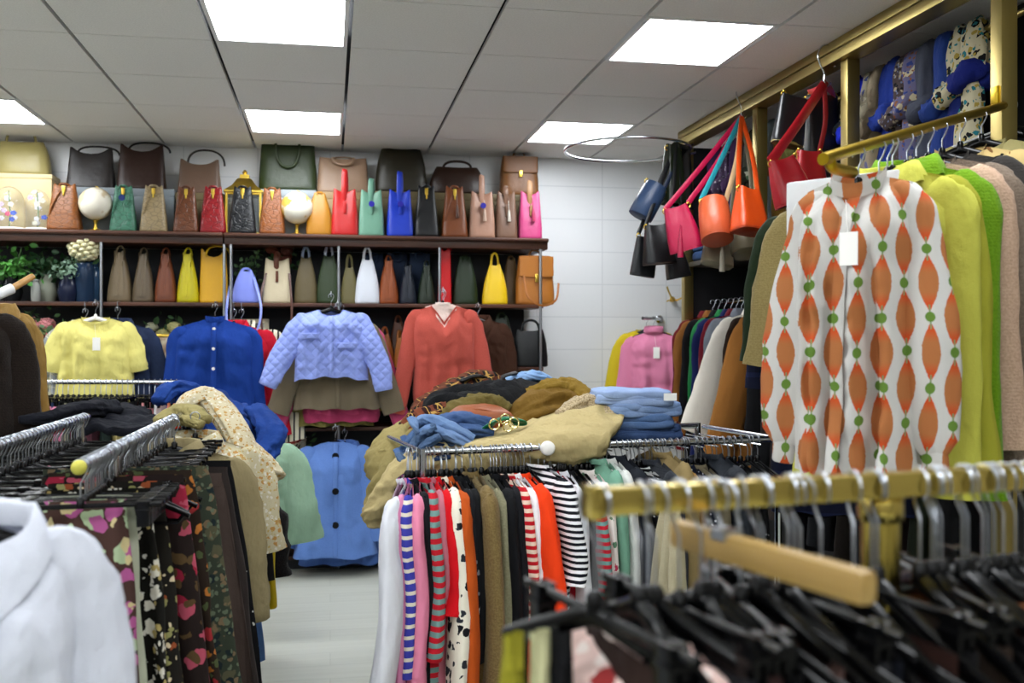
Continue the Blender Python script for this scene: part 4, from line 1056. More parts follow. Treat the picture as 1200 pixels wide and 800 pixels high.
cg(697, 'shirt', 'red and teal striped tee just left of the front brass rail end', 'shirt', ST(('#b02434', '#6c918d'), .026), .7, .4, short='second red and teal striped tee', sr=(.085, .075), hz=.12, sh=.2)
cg(709, 'blouse', 'white and pink floral blouse partly behind the front brass rail end', 'blouse', floral('#d9d0cc', ('#b83a58', '#5a7a62'), 22, .3, 3.), .7, .4, short='floral blouse near brass rail')
cg(722, 'jacket', 'mint green jacket shoulder right of the floral blouse', 'jacket', cloth('#6f9a86'), .7, .5, short='mint green jacket', hz=.05)
cg(734, 'jacket', 'off white fluffy jacket next to the mint green one', 'jacket', knit('#c9cac8'), .7, .5, short='off white jacket', hz=.05)
cg(748, 'coat', 'charcoal coat right of the off white fluffy jacket', 'coat', cloth('#1c2028'), .8, .6, short='charcoal coat', sr=(.08, .06), hz=.04)
cg(763, 'blouse', 'black dotted blouse in the right part of the centre rack', 'blouse', floral('#0e0f12', ('#c9c9cc',), 60, .22, 2.), .7, .4, short='black dotted blouse')
cg(776, 'blouse', 'black and white checked top beside the black dotted blouse', 'blouse', ST(('#101114', '#c8c8c8'), .02), .7, .4, short='checked top')
cg(788, 'coat', 'dark grey wool coat next to the camel jacket shoulders', 'coat', knit('#33363d'), .8, .6, short='dark grey wool coat', hz=.06)
cg(801, 'coat', 'sandy beige coat with pointed shoulder in the right part of the centre rack', 'coat', cloth('#86744f'), .8, .6, short='sandy beige coat', sr=(.085, .07), hz=.035)
cg(813, 'coat', 'camel coat with rounded shoulder right of the sandy beige one', 'coat', knit('#8d6a36'), .8, .6, short='camel coat in centre rack', hz=.07)
cg(828, 'blouse', 'white dotted navy blouse right of the camel coat', 'blouse', floral('#141a2c', ('#cfd2da',), 55, .25, 6.), .7, .4, short='dotted navy blouse')
cg(842, 'jacket', 'khaki small jacket near the right end of the centre rack', 'jacket', cloth('#6a6250'), .7, .5, short='khaki small jacket')
cg(862, 'coat', 'slate grey puffed coat at the right end of the centre rack', 'coat', cloth('#262a31', .7), .8, .6, short='slate grey puffed coat', sr=(.1, .08), hz=.05)
cg(885, 'blouse', 'black lace top behind the printed tunic hem', 'blouse', floral('#0c0d10', ('#8e8f94',), 60, .2, 9.), .8, .5, short='black lace top')
for i in range(52):
    p = CA+(CB-CA)*((i+.35+rnd.uniform(-.25, .25))/52*1.07)
    hanger('slim', p, CRZ+rnd.uniform(-.12, .12), 'bare black hanger packed on the chrome front rail of the centre rack', 'bare hangers of the centre rack')
# ---------------------------------------------------------------- the pile on the centre rack
def T(px, py, t): return at_t(px, py, t)
GP = 'clothes piled on the centre rack'
def pilething(name, label, cat, px, py, t): return thing(name, label, cat, T(px, py, t), 0, GP)
a = pilething('coat', 'beige khaki coat with fur collar spread along the front of the pile', 'coat', 620, 505, 3.75)
kh = cloth('#b0a074', wrinkle=.9)
sheet(a, 'body', kh, [[T(714, 477, 4.1), T(690, 474, 4.1), T(640, 488, 4.1), T(570, 503, 4.1), T(520, 520, 4.05)], [T(730, 492, 3.8), T(690, 488, 3.75), T(640, 500, 3.72), T(560, 515, 3.72), T(505, 532, 3.7)], [T(716, 512, 3.6), T(690, 515, 3.58), T(630, 520, 3.55), T(545, 530, 3.6), T(470, 548, 3.6)], [T(700, 534, 3.62), T(690, 540, 3.6), T(620, 545, 3.58), T(530, 556, 3.6), T(455, 580, 3.6)]], thick=.03, amp=.02, fr=(5, 9, 9), seed=2)
roll(a, 'sleeve', kh, [T(520, 528, 3.66), T(485, 545, 3.6), T(462, 565, 3.58), T(447, 592, 3.58), T(443, 612, 3.6)], [.06, .075, .065, .055], 3, .7)
fur = knit('#b9a88a', '#8a7a5e')
roll(a, 'fur_collar', fur, [T(658, 487, 3.85), T(675, 478, 3.9), T(690, 474, 3.95), T(705, 478, 3.9), T(716, 492, 3.8)], [.03, .05, .05, .035], 5, .8)
a = pilething('coat', 'khaki trench coat falling over the left end of the centre rack', 'coat', 470, 530, 3.9)
tr = cloth('#8f8255', wrinkle=.8)
roll(a, 'body', tr, [T(520, 492, 4.1), T(480, 505, 4.0), T(462, 530, 3.9), T(452, 560, 3.85), T(445, 600, 3.85)], [.06, .09, .10, .09], 8, .55)
roll(a, 'sleeve', tr, [T(500, 500, 4.05), T(470, 512, 3.95), T(455, 535, 3.85)], [.05, .05, .045], 9, .7)
a = pilething('jacket', 'dark plaid flannel jacket on top of the pile at its left', 'jacket', 545, 470, 4.2)
pl = plaid('#1d1a1a', '#6a3a26', '#9a7a42', .06)
roll(a, 'body', pl, [T(478, 508, 4.05), T(500, 486, 4.1), T(530, 466, 4.2), T(562, 452, 4.3), T(590, 462, 4.35)], [.07, .11, .13, .10], 12, .5)
roll(a, 'sleeve', plaid('#2c1a1c', '#7a4530', '#a8874a', .05), [T(472, 520, 3.95), T(482, 500, 4.0), T(500, 488, 4.0), T(525, 482, 4.0)], [.05, .06, .055, .05], 13, .7)
roll(a, 'lining', cloth('#0d0d10'), [T(510, 484, 4.02), T(540, 470, 4.04), T(575, 466, 4.06), T(598, 474, 4.1)], [.03, .06, .05, .03], 14, .5)
a = pilething('jacket', 'olive drab jacket below the plaid one in the pile', 'jacket', 550, 480, 4.0)
roll(a, 'body', cloth('#65592f', wrinkle=.8), [T(508, 496, 3.98), T(535, 480, 4.0), T(560, 474, 4.02), T(585, 480, 4.05)], [.05, .085, .09, .06], 16, .5)
roll(a, 'sleeve', cloth('#65592f', wrinkle=.8), [T(560, 470, 4.0), T(580, 472, 3.98), T(596, 482, 3.96)], [.04, .045, .04], 17, .7)
a = pilething('handbag', 'rust brown leather bag sunk in the pile left of the green belt', 'handbag', 562, 492, 3.9); a['category'] = 'handbag'
heap(a, 'body', leather('#8a4a24', .5), T(562, 494, 3.9), (.12, .08, .055), (0, 0, .1), 4, .012)
roll(a, 'handle', leather('#8a4a24', .5), [T(535, 488, 3.88), T(550, 480, 3.86), T(575, 482, 3.86), T(590, 490, 3.88)], .012, 2, .6, m=16)
a = pilething('belt', 'emerald green leather belt with large gold rings in the pile', 'belt', 588, 496, 3.75)
roll(a, 'strap', leather('#0f6a47', .4), [T(568, 503, 3.74), T(580, 494, 3.72), T(592, 490, 3.72), T(606, 492, 3.74), T(609, 497, 3.76)], [.03, .032, .03], 3, .25, wr=.03)
for px, py in ((579, 497), (592, 491), (595, 499), (602, 495)):
    c = T(px, py, 3.67)-a.location
    MB().tube([c+Vector((.019*math.cos(q), -.004+.003*math.sin(q*2), .019*math.sin(q))) for q in [2*PI*i/18 for i in range(19)]], .0032, 6).build('ring', metal('#d9cf9a', .2), a)
a = pilething('jacket', 'mustard brown waxed jacket on the right of the pile', 'jacket', 650, 475, 4.05)
mu = cloth('#6e5420', wrinkle=1.0)
roll(a, 'body', mu, [T(590, 500, 3.95), T(622, 480, 4.0), T(655, 470, 4.1), T(690, 482, 4.1), T(708, 500, 4.0)], [.06, .11, .12, .08], 20, .55)
roll(a, 'sleeve', cloth('#7d6426', wrinkle=1.0), [T(620, 466, 4.1), T(645, 456, 4.1), T(668, 456, 4.1), T(690, 468, 4.05)], [.045, .055, .055, .045], 21, .75)
a = pilething('shirt', 'pale blue denim shirt folded at the back of the pile', 'shirt', 620, 452, 4.4)
db = denim('#7f9cc0', '#6f8db3')
roll(a, 'body', db, [T(582, 462, 4.35), T(605, 448, 4.4), T(630, 444, 4.4), T(656, 452, 4.4)], [.05, .085, .08, .04], 24, .45)
roll(a, 'collar', db, [T(590, 455, 4.3), T(615, 443, 4.3), T(640, 443, 4.32)], [.02, .028, .02], 25, .6)
a = pilething('bag_strap', 'black strap arching over the back of the pile', 'strap', 575, 448, 4.3)
roll(a, 'strap', leather('#121214', .5), [T(540, 446, 4.15), T(560, 440, 4.2), T(580, 446, 4.25), T(592, 440, 4.3), T(604, 437, 4.35)], .014, 1, .5, m=22)
a.children[0].name = 'webbing'
a = pilething('garment_bundle', 'black crumpled garment under the pile, seen above the green belt', 'garment', 600, 480, 4.2)
heap(a, 'body', cloth('#0e0f12', wrinkle=1.0), T(590, 490, 4.2), (.34, .2, .13), (0, 0, .1), 7, .03)
roll(a, 'sleeve', cloth('#0e0f12', wrinkle=1.0), [T(515, 503, 3.92), T(545, 490, 3.9), T(575, 487, 3.95)], [.04, .05, .04], 7, .6)
jn = [('#4a628c', '#354a6e', 'mid blue'), ('#536c96', '#3d5678', 'bright blue'), ('#6f87ab', '#5a7399', 'faded blue'), ('#35496d', '#25385a', 'dark blue'), ('#566a86', '#3d516e', 'grey blue')]
specs = [((478, 520), (505, 500), (540, 493), (575, 497), 3.8, .055), ((470, 535), (490, 512), (515, 503), (548, 512), 3.72, .05), ((486, 498), (500, 492), (525, 500), (555, 515), 3.68, .038), ((466, 552), (480, 535), (500, 525), (525, 522), 3.66, .052), ((472, 540), (486, 523), (496, 510), (512, 500), 3.62, .036)]
wh = ['at the back of the jeans heap', 'in the middle of the jeans heap', 'lying across the jeans heap', 'lowest in the jeans heap, left of the rail end', 'folded at the front of the jeans heap']
for (c1, c2, nme), sp, w in zip(jn, specs, wh):
    a = pilething('jeans', nme+' jeans '+w, 'jeans', sp[1][0], sp[1][1], sp[4]); t_ = sp[4]; r_ = sp[5]
    dn = denim(c1, c2)
    roll(a, 'leg', dn, [T(*q, t_) for q in sp[:4]], [r_*.8, r_, r_*1.1, r_*.8], t_*9, .55)
    roll(a, 'leg', dn, [T(q[0]+4, q[1]+11, t_-.05) for q in sp[:4]], [r_*.7, r_*.9, r_, r_*.7], t_*7+2, .5)
    roll(a, 'waistband', denim(c2, c1), [T(sp[0][0]-4, sp[0][1]-8, t_-.04), T(sp[0][0], sp[0][1], t_-.07), T(sp[0][0]+3, sp[0][1]+9, t_-.07)], .016, 2, .6, m=12)
# folded denim stack at the right of the pile
b0 = T(742, 510, 3.95); zt = b0.z
for i, (c1, c2, w, h, nme) in enumerate([('#43587f', '#364a70', .155, .04, 'dark blue folded jeans, lowest of the stack right of the pile'), ('#5f779f', '#506a92', .15, .038, 'mid blue folded jeans, second of the stack right of the pile'), ('#8297bb', '#7088ae', .155, .038, 'light blue folded denim shirt, third of the stack right of the pile'), ('#93a6c8', '#8296bb', .15, .04, 'pale blue folded jeans with white label, topmost of the stack')]):
    t = thing('folded_jeans', label=nme, cat='jeans', loc=(b0.x+.01*(-1)**i, b0.y, zt), rz=(.14, -.06, .1, -.1)[i], group='folded denim right of the pile')
    rings = []
    dn = denim(c1, c2)
    for k in range(3):
        z0 = h*k/3
        m = heap_mesh((w*(1-.03*((i*3+k)%3)), .13, h/6+.006), i*3+k, .010, (5, 10, 10), e=4.5)
        m.v = [(v[0], v[1], v[2]+z0+h/6) for v in m.v]
        m.build('fold', dn, t, angle=180)
    if i == 3: MB().box(.1, .15, -.142, -.138, .012, .04).build('label_patch', paint('#e4e4e2'), t)
    zt += h+.006
# ---------------------------------------------------------------- left racks
LX1, LX0, LZ = -.54, -.86, 1.262
def left_rack():
    t = thing('clothes_rack', 'chrome rack with two parallel rails of black hangers on the left, floral skirts below', 'clothes rack', (LX0, 2.4, 0))
    o = t.location
    for x, y0, y1 in ((LX1, 2.31, 5.2), (LX0, 2.0, 3.80)):
        MB().tube([Vector((x, y0, LZ-.0125))-o, Vector((x, y1, LZ-.0125))-o], .0125, 12).build('rail', CHROME, t)
        MB().ball(tuple(Vector((x, y0, LZ-.0125))-o), .017, 8).build('end_cap', plastic('#b9b352', .4), t)
        for y in (y0+.35, y1-.1): MB().tube([Vector((x, y, 0))-o, Vector((x, y, LZ-.012))-o], .014, 10).build('post', CHROME, t)
    for y in (2.66, 3.7): MB().tube([Vector((LX0, y, .14))-o, Vector((LX1, y, .14))-o], .012, 10).build('cross_bar', CHROME, t)
left_rack()
NH = 'black hangers packed on the left chrome rack'
for i in range(44):
    y = 2.33+i*.031+rnd.uniform(-.008, .008)
    hanger('clip' if i % 2 or i < 7 else 'slim', (LX1, y, LZ), rnd.uniform(-.4, .4)*(.25 if i < 9 else 1), 'black hanger packed on the chrome rail above the floral skirts', 'hangers above the floral skirts')
for i in range(40):
    y = 2.42+i*.034+rnd.uniform(-.008, .008)
    hanger('slim' if i % 3 else 'clip', (LX0, y, LZ), rnd.uniform(-.25, .25), 'black hanger packed on the left parallel chrome rail behind the white shirts', 'hangers on the rail behind the white shirts')
GL = 'skirts and dresses on the left chrome rack'
def ls(px, Y, label, mat, L=.85, short='', dx=0, rz=.0, flare=1.6, **k):
    X = at_y(px, 640, Y).x; hw = max(.11, X-LX1)
    hanger('clip', (LX1, Y, LZ), rz, 'black clip hanger on the left rack carrying the '+short)
    return skirt(k.pop('name', 'skirt'), label, k.pop('cat', 'skirt'), (LX1+dx, Y, LZ), rz, mat, w0=hw/flare**.5, w1=hw*flare**.5, L=L, fa=.04, seed=int(px), **k)
ls(152, 2.37, 'brown skirt with mint, cream and pink paisley swirls, frontmost on the left rack', floral('#4a3530', ('#a3b392', '#a85a8c', '#bfb186'), 15, .42, 1.), short='paisley skirt', z0=.10)
ls(165, 2.43, 'narrow pale sage skirt between the paisley and the white flowered black one', cloth('#a7aa98'), short='pale sage skirt', z0=.10)
ls(192, 2.50, 'black skirt with white and ochre blossoms on the left rack', floral('#14130f', ('#c4bfb2', '#a08f5c', '#cac6bc'), 26, .36, 2.), short='white flowered black skirt', z0=.095)
ls(207, 2.58, 'black skirt with rust and olive leaf pattern on the left rack', floral('#1c1915', ('#8c4a2c', '#8d8a5a', '#c9b99a'), 22, .32, 5.), short='rust leaf skirt', z0=.09)
ls(234, 2.66, 'dark skirt with big red roses on the left rack', floral('#231a18', ('#8a2238', '#a34a5c', '#54422a'), 14, .40, 3.), short='red rose skirt', z0=.085)
ls(245, 2.75, 'dark brown skirt with small orange and red blooms behind the red rose one', floral('#2a2019', ('#8f2c30', '#a86a30', '#4b5536'), 18, .34, 8.), short='orange bloom skirt', z0=.085)
ls(268, 2.83, 'green and brown speckled camouflage like skirt on the left rack', floral('#30362c', ('#4c4a38', '#1b2427', '#6a5a45', '#57604f'), 24, .42, 6.), short='speckled green skirt', z0=.085, L=.92)
ls(284, 2.98, 'dark taupe brown trousers behind the speckled green skirt', cloth('#463a35'), short='taupe brown trousers', name='trousers', cat='trousers', L=1.0)
ls(290, 3.12, 'black brown long skirt hanging behind the taupe trousers', cloth('#2b2422'), short='black brown long skirt', L=1.05)
ls(292, 3.28, 'black polka dot dress on the left rack behind the long skirts', floral('#0e0e10', ('#b9b9b4',), 34, .2, 4.), short='polka dot dress', L=1.0, name='dress', cat='dress')
def lg(px, Y, name, label, cat, mat, short, L=.7, sl=.5, hw=None, z=LZ, **k):
    X = at_y(px, 600, Y).x; hw = hw or (X-LX1-.05)
    loc = (X-.05-hw, Y, z)
    hanger('plastic', loc, 0, 'black hanger on the left rack carrying the '+short, w=round(min(.19, hw-.02), 2))
    return garment(name, label, cat, loc, 0, mat, L=L, sh=hw, hem=k.pop('hem', hw*1.1), sl=sl, seed=int(px), **k)
lg(299, 3.45, 'coat', 'khaki trench coat with hanging cuffed sleeve on the left rack', 'coat', cloth('#85795a', wrinkle=.8), 'khaki trench coat', L=.36, sl=.42, sr=(.085, .06), neck='coat', hw=.21, ang=.1, cuff=cloth('#85795a'), wr=.16)
lg(312, 3.75, 'jacket', 'cream jacket with faded orange blossoms on the left rack', 'jacket', floral('#b0a78c', ('#a37c48', '#c2beb2', '#a8925c'), 44, .36, 9.), 'orange blossom jacket', L=.4, sl=.30, sr=(.09, .075), hw=.2, neck='coat', ang=.16)
lg(292, 4.05, 'shirt', 'faded blue knotted chambray shirt low on the left rack', 'shirt', denim('#5573a0', '#425f8c'), 'chambray shirt', L=.95, sl=.8, hw=.2)
lg(306, 4.15, 'dress', 'grey pinstriped dress beside the yellow skirt on the left rack', 'dress', stripes(('#4d4a47', '#4d4a47', '#6f6b66'), .02, 0), 'pinstriped dress', L=1.05, sl=0, hw=.24)
lg(331, 4.4, 'dress', 'mustard yellow dress with its hem lowest at the far end of the left rack', 'dress', cloth('#a58f10'), 'mustard yellow dress', L=.80, sl=0, hw=.24, hem=.27)
lg(310, 4.5, 'sweater', 'red orange sweater edge showing above the mustard yellow dress', 'sweater', cloth('#c23018'), 'red orange sweater', L=.55, sl=.5, hw=.2, ang=.08)
lg(306, 4.3, 'jacket', 'black knit jacket under the blossom jacket sleeve', 'jacket', cloth('#101012'), 'black knit jacket', L=.65, sl=.55, hw=.2, ang=.1)
fb = knit('#0c0b0c', '#1a1819')
t = lg(322, 4.75, 'coat', 'shaggy black fur coat at the far end of the left rack', 'coat', fb, 'shaggy fur coat', L=.32, sl=.30, hw=.17, sr=(.10, .09), dep=.1, wr=.3, z=LZ-.32)
lg(352, 5.05, 'coat', 'pale mint green coat at the far end of the left rack', 'coat', cloth('#8fae96', wrinkle=.5), 'pale mint coat', L=.42, sl=.40, hw=.17, sr=(.085, .10), neck='coat', ang=.16, hem=.2, z=LZ-.14)
# clothes thrown over the far end of the left rack
GT = 'clothes thrown over the far end of the left rack'
a = thing('shirt', 'cobalt blue denim shirt thrown over the far end of the left rack', 'shirt', T(260, 490, 4.3), 0, GT)
bl = denim('#1f3f82', '#193570')
sheet(a, 'body', bl, [[T(196, 462, 4.3), T(240, 455, 4.5), T(285, 478, 4.7)], [T(215, 478, 4.1), T(262, 480, 4.2), T(312, 498, 4.4)], [T(240, 500, 4.0), T(280, 520, 4.1), T(316, 536, 4.3)], [T(262, 530, 3.98), T(290, 552, 4.05), T(312, 556, 4.2)]], thick=.03, amp=.022, fr=(6, 6, 9), seed=4)
roll(a, 'sleeve', bl, [T(300, 480, 4.35), T(318, 505, 4.2), T(310, 530, 4.1), T(292, 560, 4.0)], [.05, .06, .055, .05], 3, .6)
roll(a, 'collar', bl, [T(186, 470, 4.1), T(200, 456, 4.2), T(225, 456, 4.3), T(240, 466, 4.3)], [.03, .045, .04, .03], 5, .7)
a = thing('scarf', 'cream scarf with ochre print draped over the left rack end', 'scarf', T(240, 480, 3.9), 0, GT)
sc1 = floral('#b3a98f', ('#a3824e', '#c6c1b4', '#94743c'), 46, .34, 11.)
roll(a, 'body', sc1, [T(205, 488, 3.8), T(222, 472, 3.85), T(240, 464, 3.9), T(256, 478, 3.85), T(275, 505, 3.75), T(290, 540, 3.7), T(300, 580, 3.68), T(304, 600, 3.7)], [.03, .055, .065, .055, .05, .055, .055, .035], 6, .55, m=44)
roll(a, 'tail', sc1, [T(256, 478, 3.9), T(290, 520, 3.9), T(318, 548, 3.9), T(326, 560, 3.92)], [.04, .05, .055, .03], 7, .5)
a = thing('scarf', 'olive khaki scarf twisted beside the cream printed one', 'scarf', T(215, 488, 3.7), 0, GT)
roll(a, 'body', cloth('#8d8357', wrinkle=.9), [T(183, 494, 3.65), T(205, 484, 3.7), T(225, 484, 3.7), T(240, 492, 3.65)], [.025, .045, .045, .03], 8, .6)
roll(a, 'fold', cloth('#8d8357', wrinkle=.9), [T(190, 500, 3.6), T(212, 492, 3.62), T(236, 498, 3.6)], [.02, .032, .025], 9, .6)
a = thing('jacket', 'navy black jacket lying over the hangers in front of the far rail', 'jacket', T(120, 490, 3.6), 0, GT)
nb = cloth('#12141d', wrinkle=.9)
sheet(a, 'body', nb, [[T(62, 482, 4.1), T(110, 472, 4.2), T(170, 478, 4.3)], [T(70, 496, 3.9), T(125, 486, 3.95), T(182, 492, 4.0)], [T(100, 506, 3.75), T(140, 504, 3.75), T(178, 506, 3.8)]], thick=.03, amp=.02, seed=6)
roll(a, 'sleeve', nb, [T(22, 492, 3.6), T(55, 489, 3.65), T(95, 480, 3.8), T(130, 478, 4.0)], [.018, .035, .045, .05], 4, .7)
a = thing('garment_bundle', 'small heap of red, orange and yellow cloth behind the left rail hangers', 'garment', T(30, 500, 3.7), 0, GT)
for px, py, c, r in ((20, 497, '#b3452a', .05), (32, 494, '#a98a3a', .055), (48, 497, '#8c1a1e', .05), (14, 503, '#c2b244', .04), (36, 503, '#9a9a92', .045)):
    heap(a, 'cloth', cloth(c), T(px, py, 3.75), (r*1.6, r, r*.7), (0, 0, .3), px, .01)
# far rail in front of the shelves
FA = at_t(45, 445, 5.6); FB = at_t(210, 442, 5.6); FB.z = FA.z
def far_rack():
    t = thing('clothes_rack', 'low chrome rack with clip hangers in front of the yellow blouse', 'clothes rack', (FA.x, FA.y, 0))
    o = t.location; d = FB-FA
    MB().tube([Vector((0, 0, FA.z-.0125)), Vector((d.x, d.y, FA.z-.0125))], .0125, 12).build('rail', CHROME, t)
    for p in (Vector((0, 0, 0)), Vector((d.x, d.y, 0))):
        MB().tube([p, p+Vector((0, 0, FA.z))], .014, 10).build('post', CHROME, t)
        MB().tube([p+Vector((0, -.22, .02)), p+Vector((0, .22, .02))], .012, 10).build('foot', CHROME, t)
far_rack()
for i in range(26):
    hanger('clip', FA+(FB-FA)*((i+.5)/26), PI/2+rnd.uniform(-.2, .2), 'black clip hanger on the low rack in front of the yellow blouse', 'clip hangers on the low far rack')
for i, (c, nme) in enumerate([('#1a1a22', 'black'), ('#23304f', 'navy'), ('#7c7a6a', 'grey beige'), ('#15161a', 'charcoal'), ('#4a2a33', 'plum'), ('#1f2b28', 'dark green'), ('#8a7f52', 'khaki'), ('#101218', 'jet black'), ('#c98a8f', 'dusty pink'), ('#c8c9cd', 'pale grey'), ('#c2785c', 'salmon')]):
    skirt('skirt', '%s skirt on the low far rack, %s of eleven from its left post' % (nme, ['first', 'second', 'third', 'fourth', 'fifth', 'sixth', 'seventh', 'eighth', 'ninth', 'tenth', 'last'][i]), 'skirt', FA+(FB-FA)*((i+.7)/11.2), PI/2, cloth(c), w0=.16, w1=.2, L=.6, seed=i, group='skirts on the low far rack')
# pink garment beside the far rack and the dark coats at the left edge
lo = T(40, 455, 5.4)
hanger('plastic', lo, .4, 'black hanger with the pink knit left of the low far rack', w=.1)
garment('sweater', 'pink sweater mostly hidden left of the low far rack post', 'sweater', lo, .4, knit('#c97f9c'), L=.5, sh=.12, hem=.13, sl=.4, seed=41)
ln = at_t(-40, 325, 3.6)
def left_edge():
    t = thing('clothes_rail', 'white and wooden peg rail end at the far left carrying brown coats', 'rail', tuple(ln))
    a = Vector((0, 0, 0)); b = at_t(38, 324, 3.85)-ln; c = at_t(14, 338, 3.75)-ln; a = at_t(-120, 395, 3.4)-ln
    MB().tube([a, c], .02, 12).build('arm', paint('#d8d8da', .4), t)
    MB().tube([c, b], .013, 12).build('peg', wood('#b58a4a', '#9a7238'), t)
left_edge()
l1 = at_t(-24, 333, 3.72)
garment('coat', 'black brown corduroy coat at the left edge of the picture', 'coat', l1+Vector((-.02, -.1, .0)), .15, knit('#1d1714', '#241d19'), L=.62, sh=.16, hem=.2, dep=.07, sl=.5, neck='coat', seed=51, sr=(.08, .065))
garment('jacket', 'ochre satin jacket behind the black brown corduroy coat', 'jacket', l1+Vector((.0, .14, .0)), .2, cloth('#8a6c34', .5, .9), L=.55, sh=.12, hem=.14, dep=.05, sl=.48, neck='coat', seed=52, sr=(.07, .06))
# white shirts in the foreground
WZ = 1.365
wl = at_t(-30, 520, 1.36); wl.z = WZ
def white_arm():
    t = thing('hanging_rail', 'chrome display rail carrying the white shirts, at the left edge', 'rail', (wl.x, wl.y, WZ))
    d = Vector((-.5, -.1, 0))
    MB().tube([d, Vector((-.03, .0, 0))], .0125, 12).build('arm', CHROME, t)
    MB().tube([d+Vector((0, 0, .05)), d+Vector((0, 0, -WZ))], .016, 12).build('post', CHROME, t)
    for c in t.children: c.location = (0, 0, -.0125)
white_arm()
ws = cloth('#c6c9d4', wrinkle=1.0)
for k, (d, lab, sh_, sd) in enumerate([((0, 0, 0), 'white collared shirt hanging nearest at the lower left corner', .13, 61), ((-.05, .10, -.01), 'second white shirt just behind the nearest white shirt', .135, 62)]):
    l = wl+Vector(d)
    hanger('plastic', l, .3, 'black hanger carrying the '+('nearest' if k == 0 else 'second')+' white shirt at the lower left', w=.11)
    garment('shirt', lab, 'shirt', l, .3, ws, L=.66, sh=sh_, hem=.16, dep=.07, neck='shirt', nw=.07, nd=.06, sl=.52, sr=(.07, .06), ang=.1, fwd=.06, buttons=5, seed=sd, cuff=ws, fa=.03)
# ---------------------------------------------------------------- right wall: coats on the wall rail
WXR = RX+.2
GW = 'coats on the wall rail'
def wc(Y, name, label, cat, mat, short, hem=.26, L=.85, **k):
    loc = (2.38, Y, 1.7725)
    hanger('plastic', loc, k.get('rz', 0), 'black hanger on the wall rail carrying the '+short, w=.17)
    return garment(name, label, cat, loc, k.pop('rz', 0), mat, L=L, sh=k.pop('sh', .2), hem=hem, dep=k.pop('dep', .05), seed=int(Y*40), sr=k.pop('sr', (.08, .06)), neck=k.pop('neck', 'coat'), **k)
wc(5.97, 'coat', 'dark red coat first from the corner on the wall rail', 'coat', cloth('#5a0f18'), 'dark red coat', rz=.1)
wc(5.88, 'coat', 'tan coat strip between the dark red and the black one', 'coat', cloth('#7a4f22'), 'tan coat', L=.75, sh=.21)
wc(5.78, 'coat', 'black coat third from the corner on the wall rail', 'coat', cloth('#0d0d11'), 'black coat', sh=.2, L=.95)
wc(5.68, 'jacket', 'deep green jacket strip beside the navy blue coats', 'jacket', cloth('#1c6a3a'), 'deep green jacket', sh=.19, L=.5)
wc(5.60, 'coat', 'dark navy blue coat left of the white coat', 'coat', cloth('#131c4a'), 'dark navy coat', L=.95, sh=.2, hem=.3)
wc(5.52, 'sweater', 'burgundy sweater just behind the white coat', 'sweater', knit('#5a0f1c'), 'burgundy sweater', L=.5, sh=.19)
wc(5.44, 'jacket', 'steel grey jacket squeezed behind the white coat', 'jacket', cloth('#6a6f78'), 'steel grey jacket', L=.5, sh=.19)
wc(5.28, 'coat', 'long white wool coat flaring on the wall rail', 'coat', cloth('#cfcac0', wrinkle=.25), 'long white coat', L=.86, sh=.19, hem=.35, sl=.6, ang=.36, sr=(.085, .085))
wc(5.12, 'coat', 'dark brown coat between the white and the camel coat', 'coat', cloth('#2a1c12'), 'dark brown coat', L=.95, hem=.28)
wc(4.98, 'coat', 'camel brown coat with long sleeve on the wall rail', 'coat', cloth('#8a5c2a', wrinkle=.4), 'camel brown coat', L=.86, hem=.3, sl=.7, ang=.28, sr=(.09, .085))
wc(4.80, 'coat', 'black overcoat nearest on the wall rail', 'coat', cloth('#101013'), 'black overcoat', L=1.05, hem=.28)
for Y, c, nme, L in ((3.25, '#0c0c0f', 'pitch black', 1.15), (3.42, '#1a2016', 'blackish green', 1.1), (3.6, '#23181a', 'dark plum', 1.2), (3.78, '#10131f', 'ink blue', 1.1), (3.96, '#1b1511', 'bitter brown', 1.15), (4.2, '#15161a', 'dark charcoal', 1.1), (4.42, '#0e0d12', 'jet black', 1.15), (4.62, '#2a2320', 'dusky brown', 1.05)):
    wc(Y, 'coat', nme+' long coat on the wall rail below the scarf row', 'coat', cloth(c), nme+' long coat', L=L, hem=.25)
# folded jeans on the wall shelf
for i, (px, c, w) in enumerate([(835, '#2c4468', 'leftmost'), (858, '#4f7093', 'middle'), (880, '#24344f', 'rightmost')]):
    p = at_x(px, 300, 2.36)
    t = thing('folded_jeans', 'blue folded jeans on the wall shelf above the white coat, %s pile' % w, 'jeans', (2.4, p.y, 2.02), 0, 'folded jeans on the wall shelf')
    for k in range(2):
        m = heap_mesh((.14, .13, .03), i*3+k, .005, (6, 9, 9), e=5); m.v = [(v[0], v[1], v[2]+.03+.058*k) for v in m.v]
        m.build('fold', denim(c, '#1c2a44'), t, angle=180)
# scarves
TONE = (.74, 1.04)
def S(px, label, mat, seed, L=.34, w=.06, tail=.32, X=None, **k):
    L *= .62; w *= .8
    X = X or WXR; p = at_x(px, 100, X)
    return scarf(label, (X, p.y, 2.714), -PI/2+.35, mat, L, seed, w, tail=tail, **k)
mix1 = floral('#20242a', ('#c9bfa4', '#2c6a72', '#8a7a4a'), 30, .36, 1.)
mix2 = floral('#6d6a8a', ('#cbbfa0', '#3a4a8a', '#8a5a3a'), 24, .38, 2.)
mix3 = floral('#cfc6a8', ('#17181c', '#b09a4a', '#2f7f8a'), 24, .40, 3.)
SCLOTH = lambda c: cloth(c, .85, .9)
S(999, 'dark teal patterned scarf next to the second brass post', mix1, 1, .33, .045)
S(1009, 'bright royal blue scarf with bulky knot near the second brass post', SCLOTH('#1c2fc4'), 2, .36, .06)
S(1022, 'beige and blue patterned scarf between the royal blue and the sand scarf', floral('#a59c88', ('#3a4a86', '#c9c2ae'), 26, .36, 5.), 3, .30, .045)
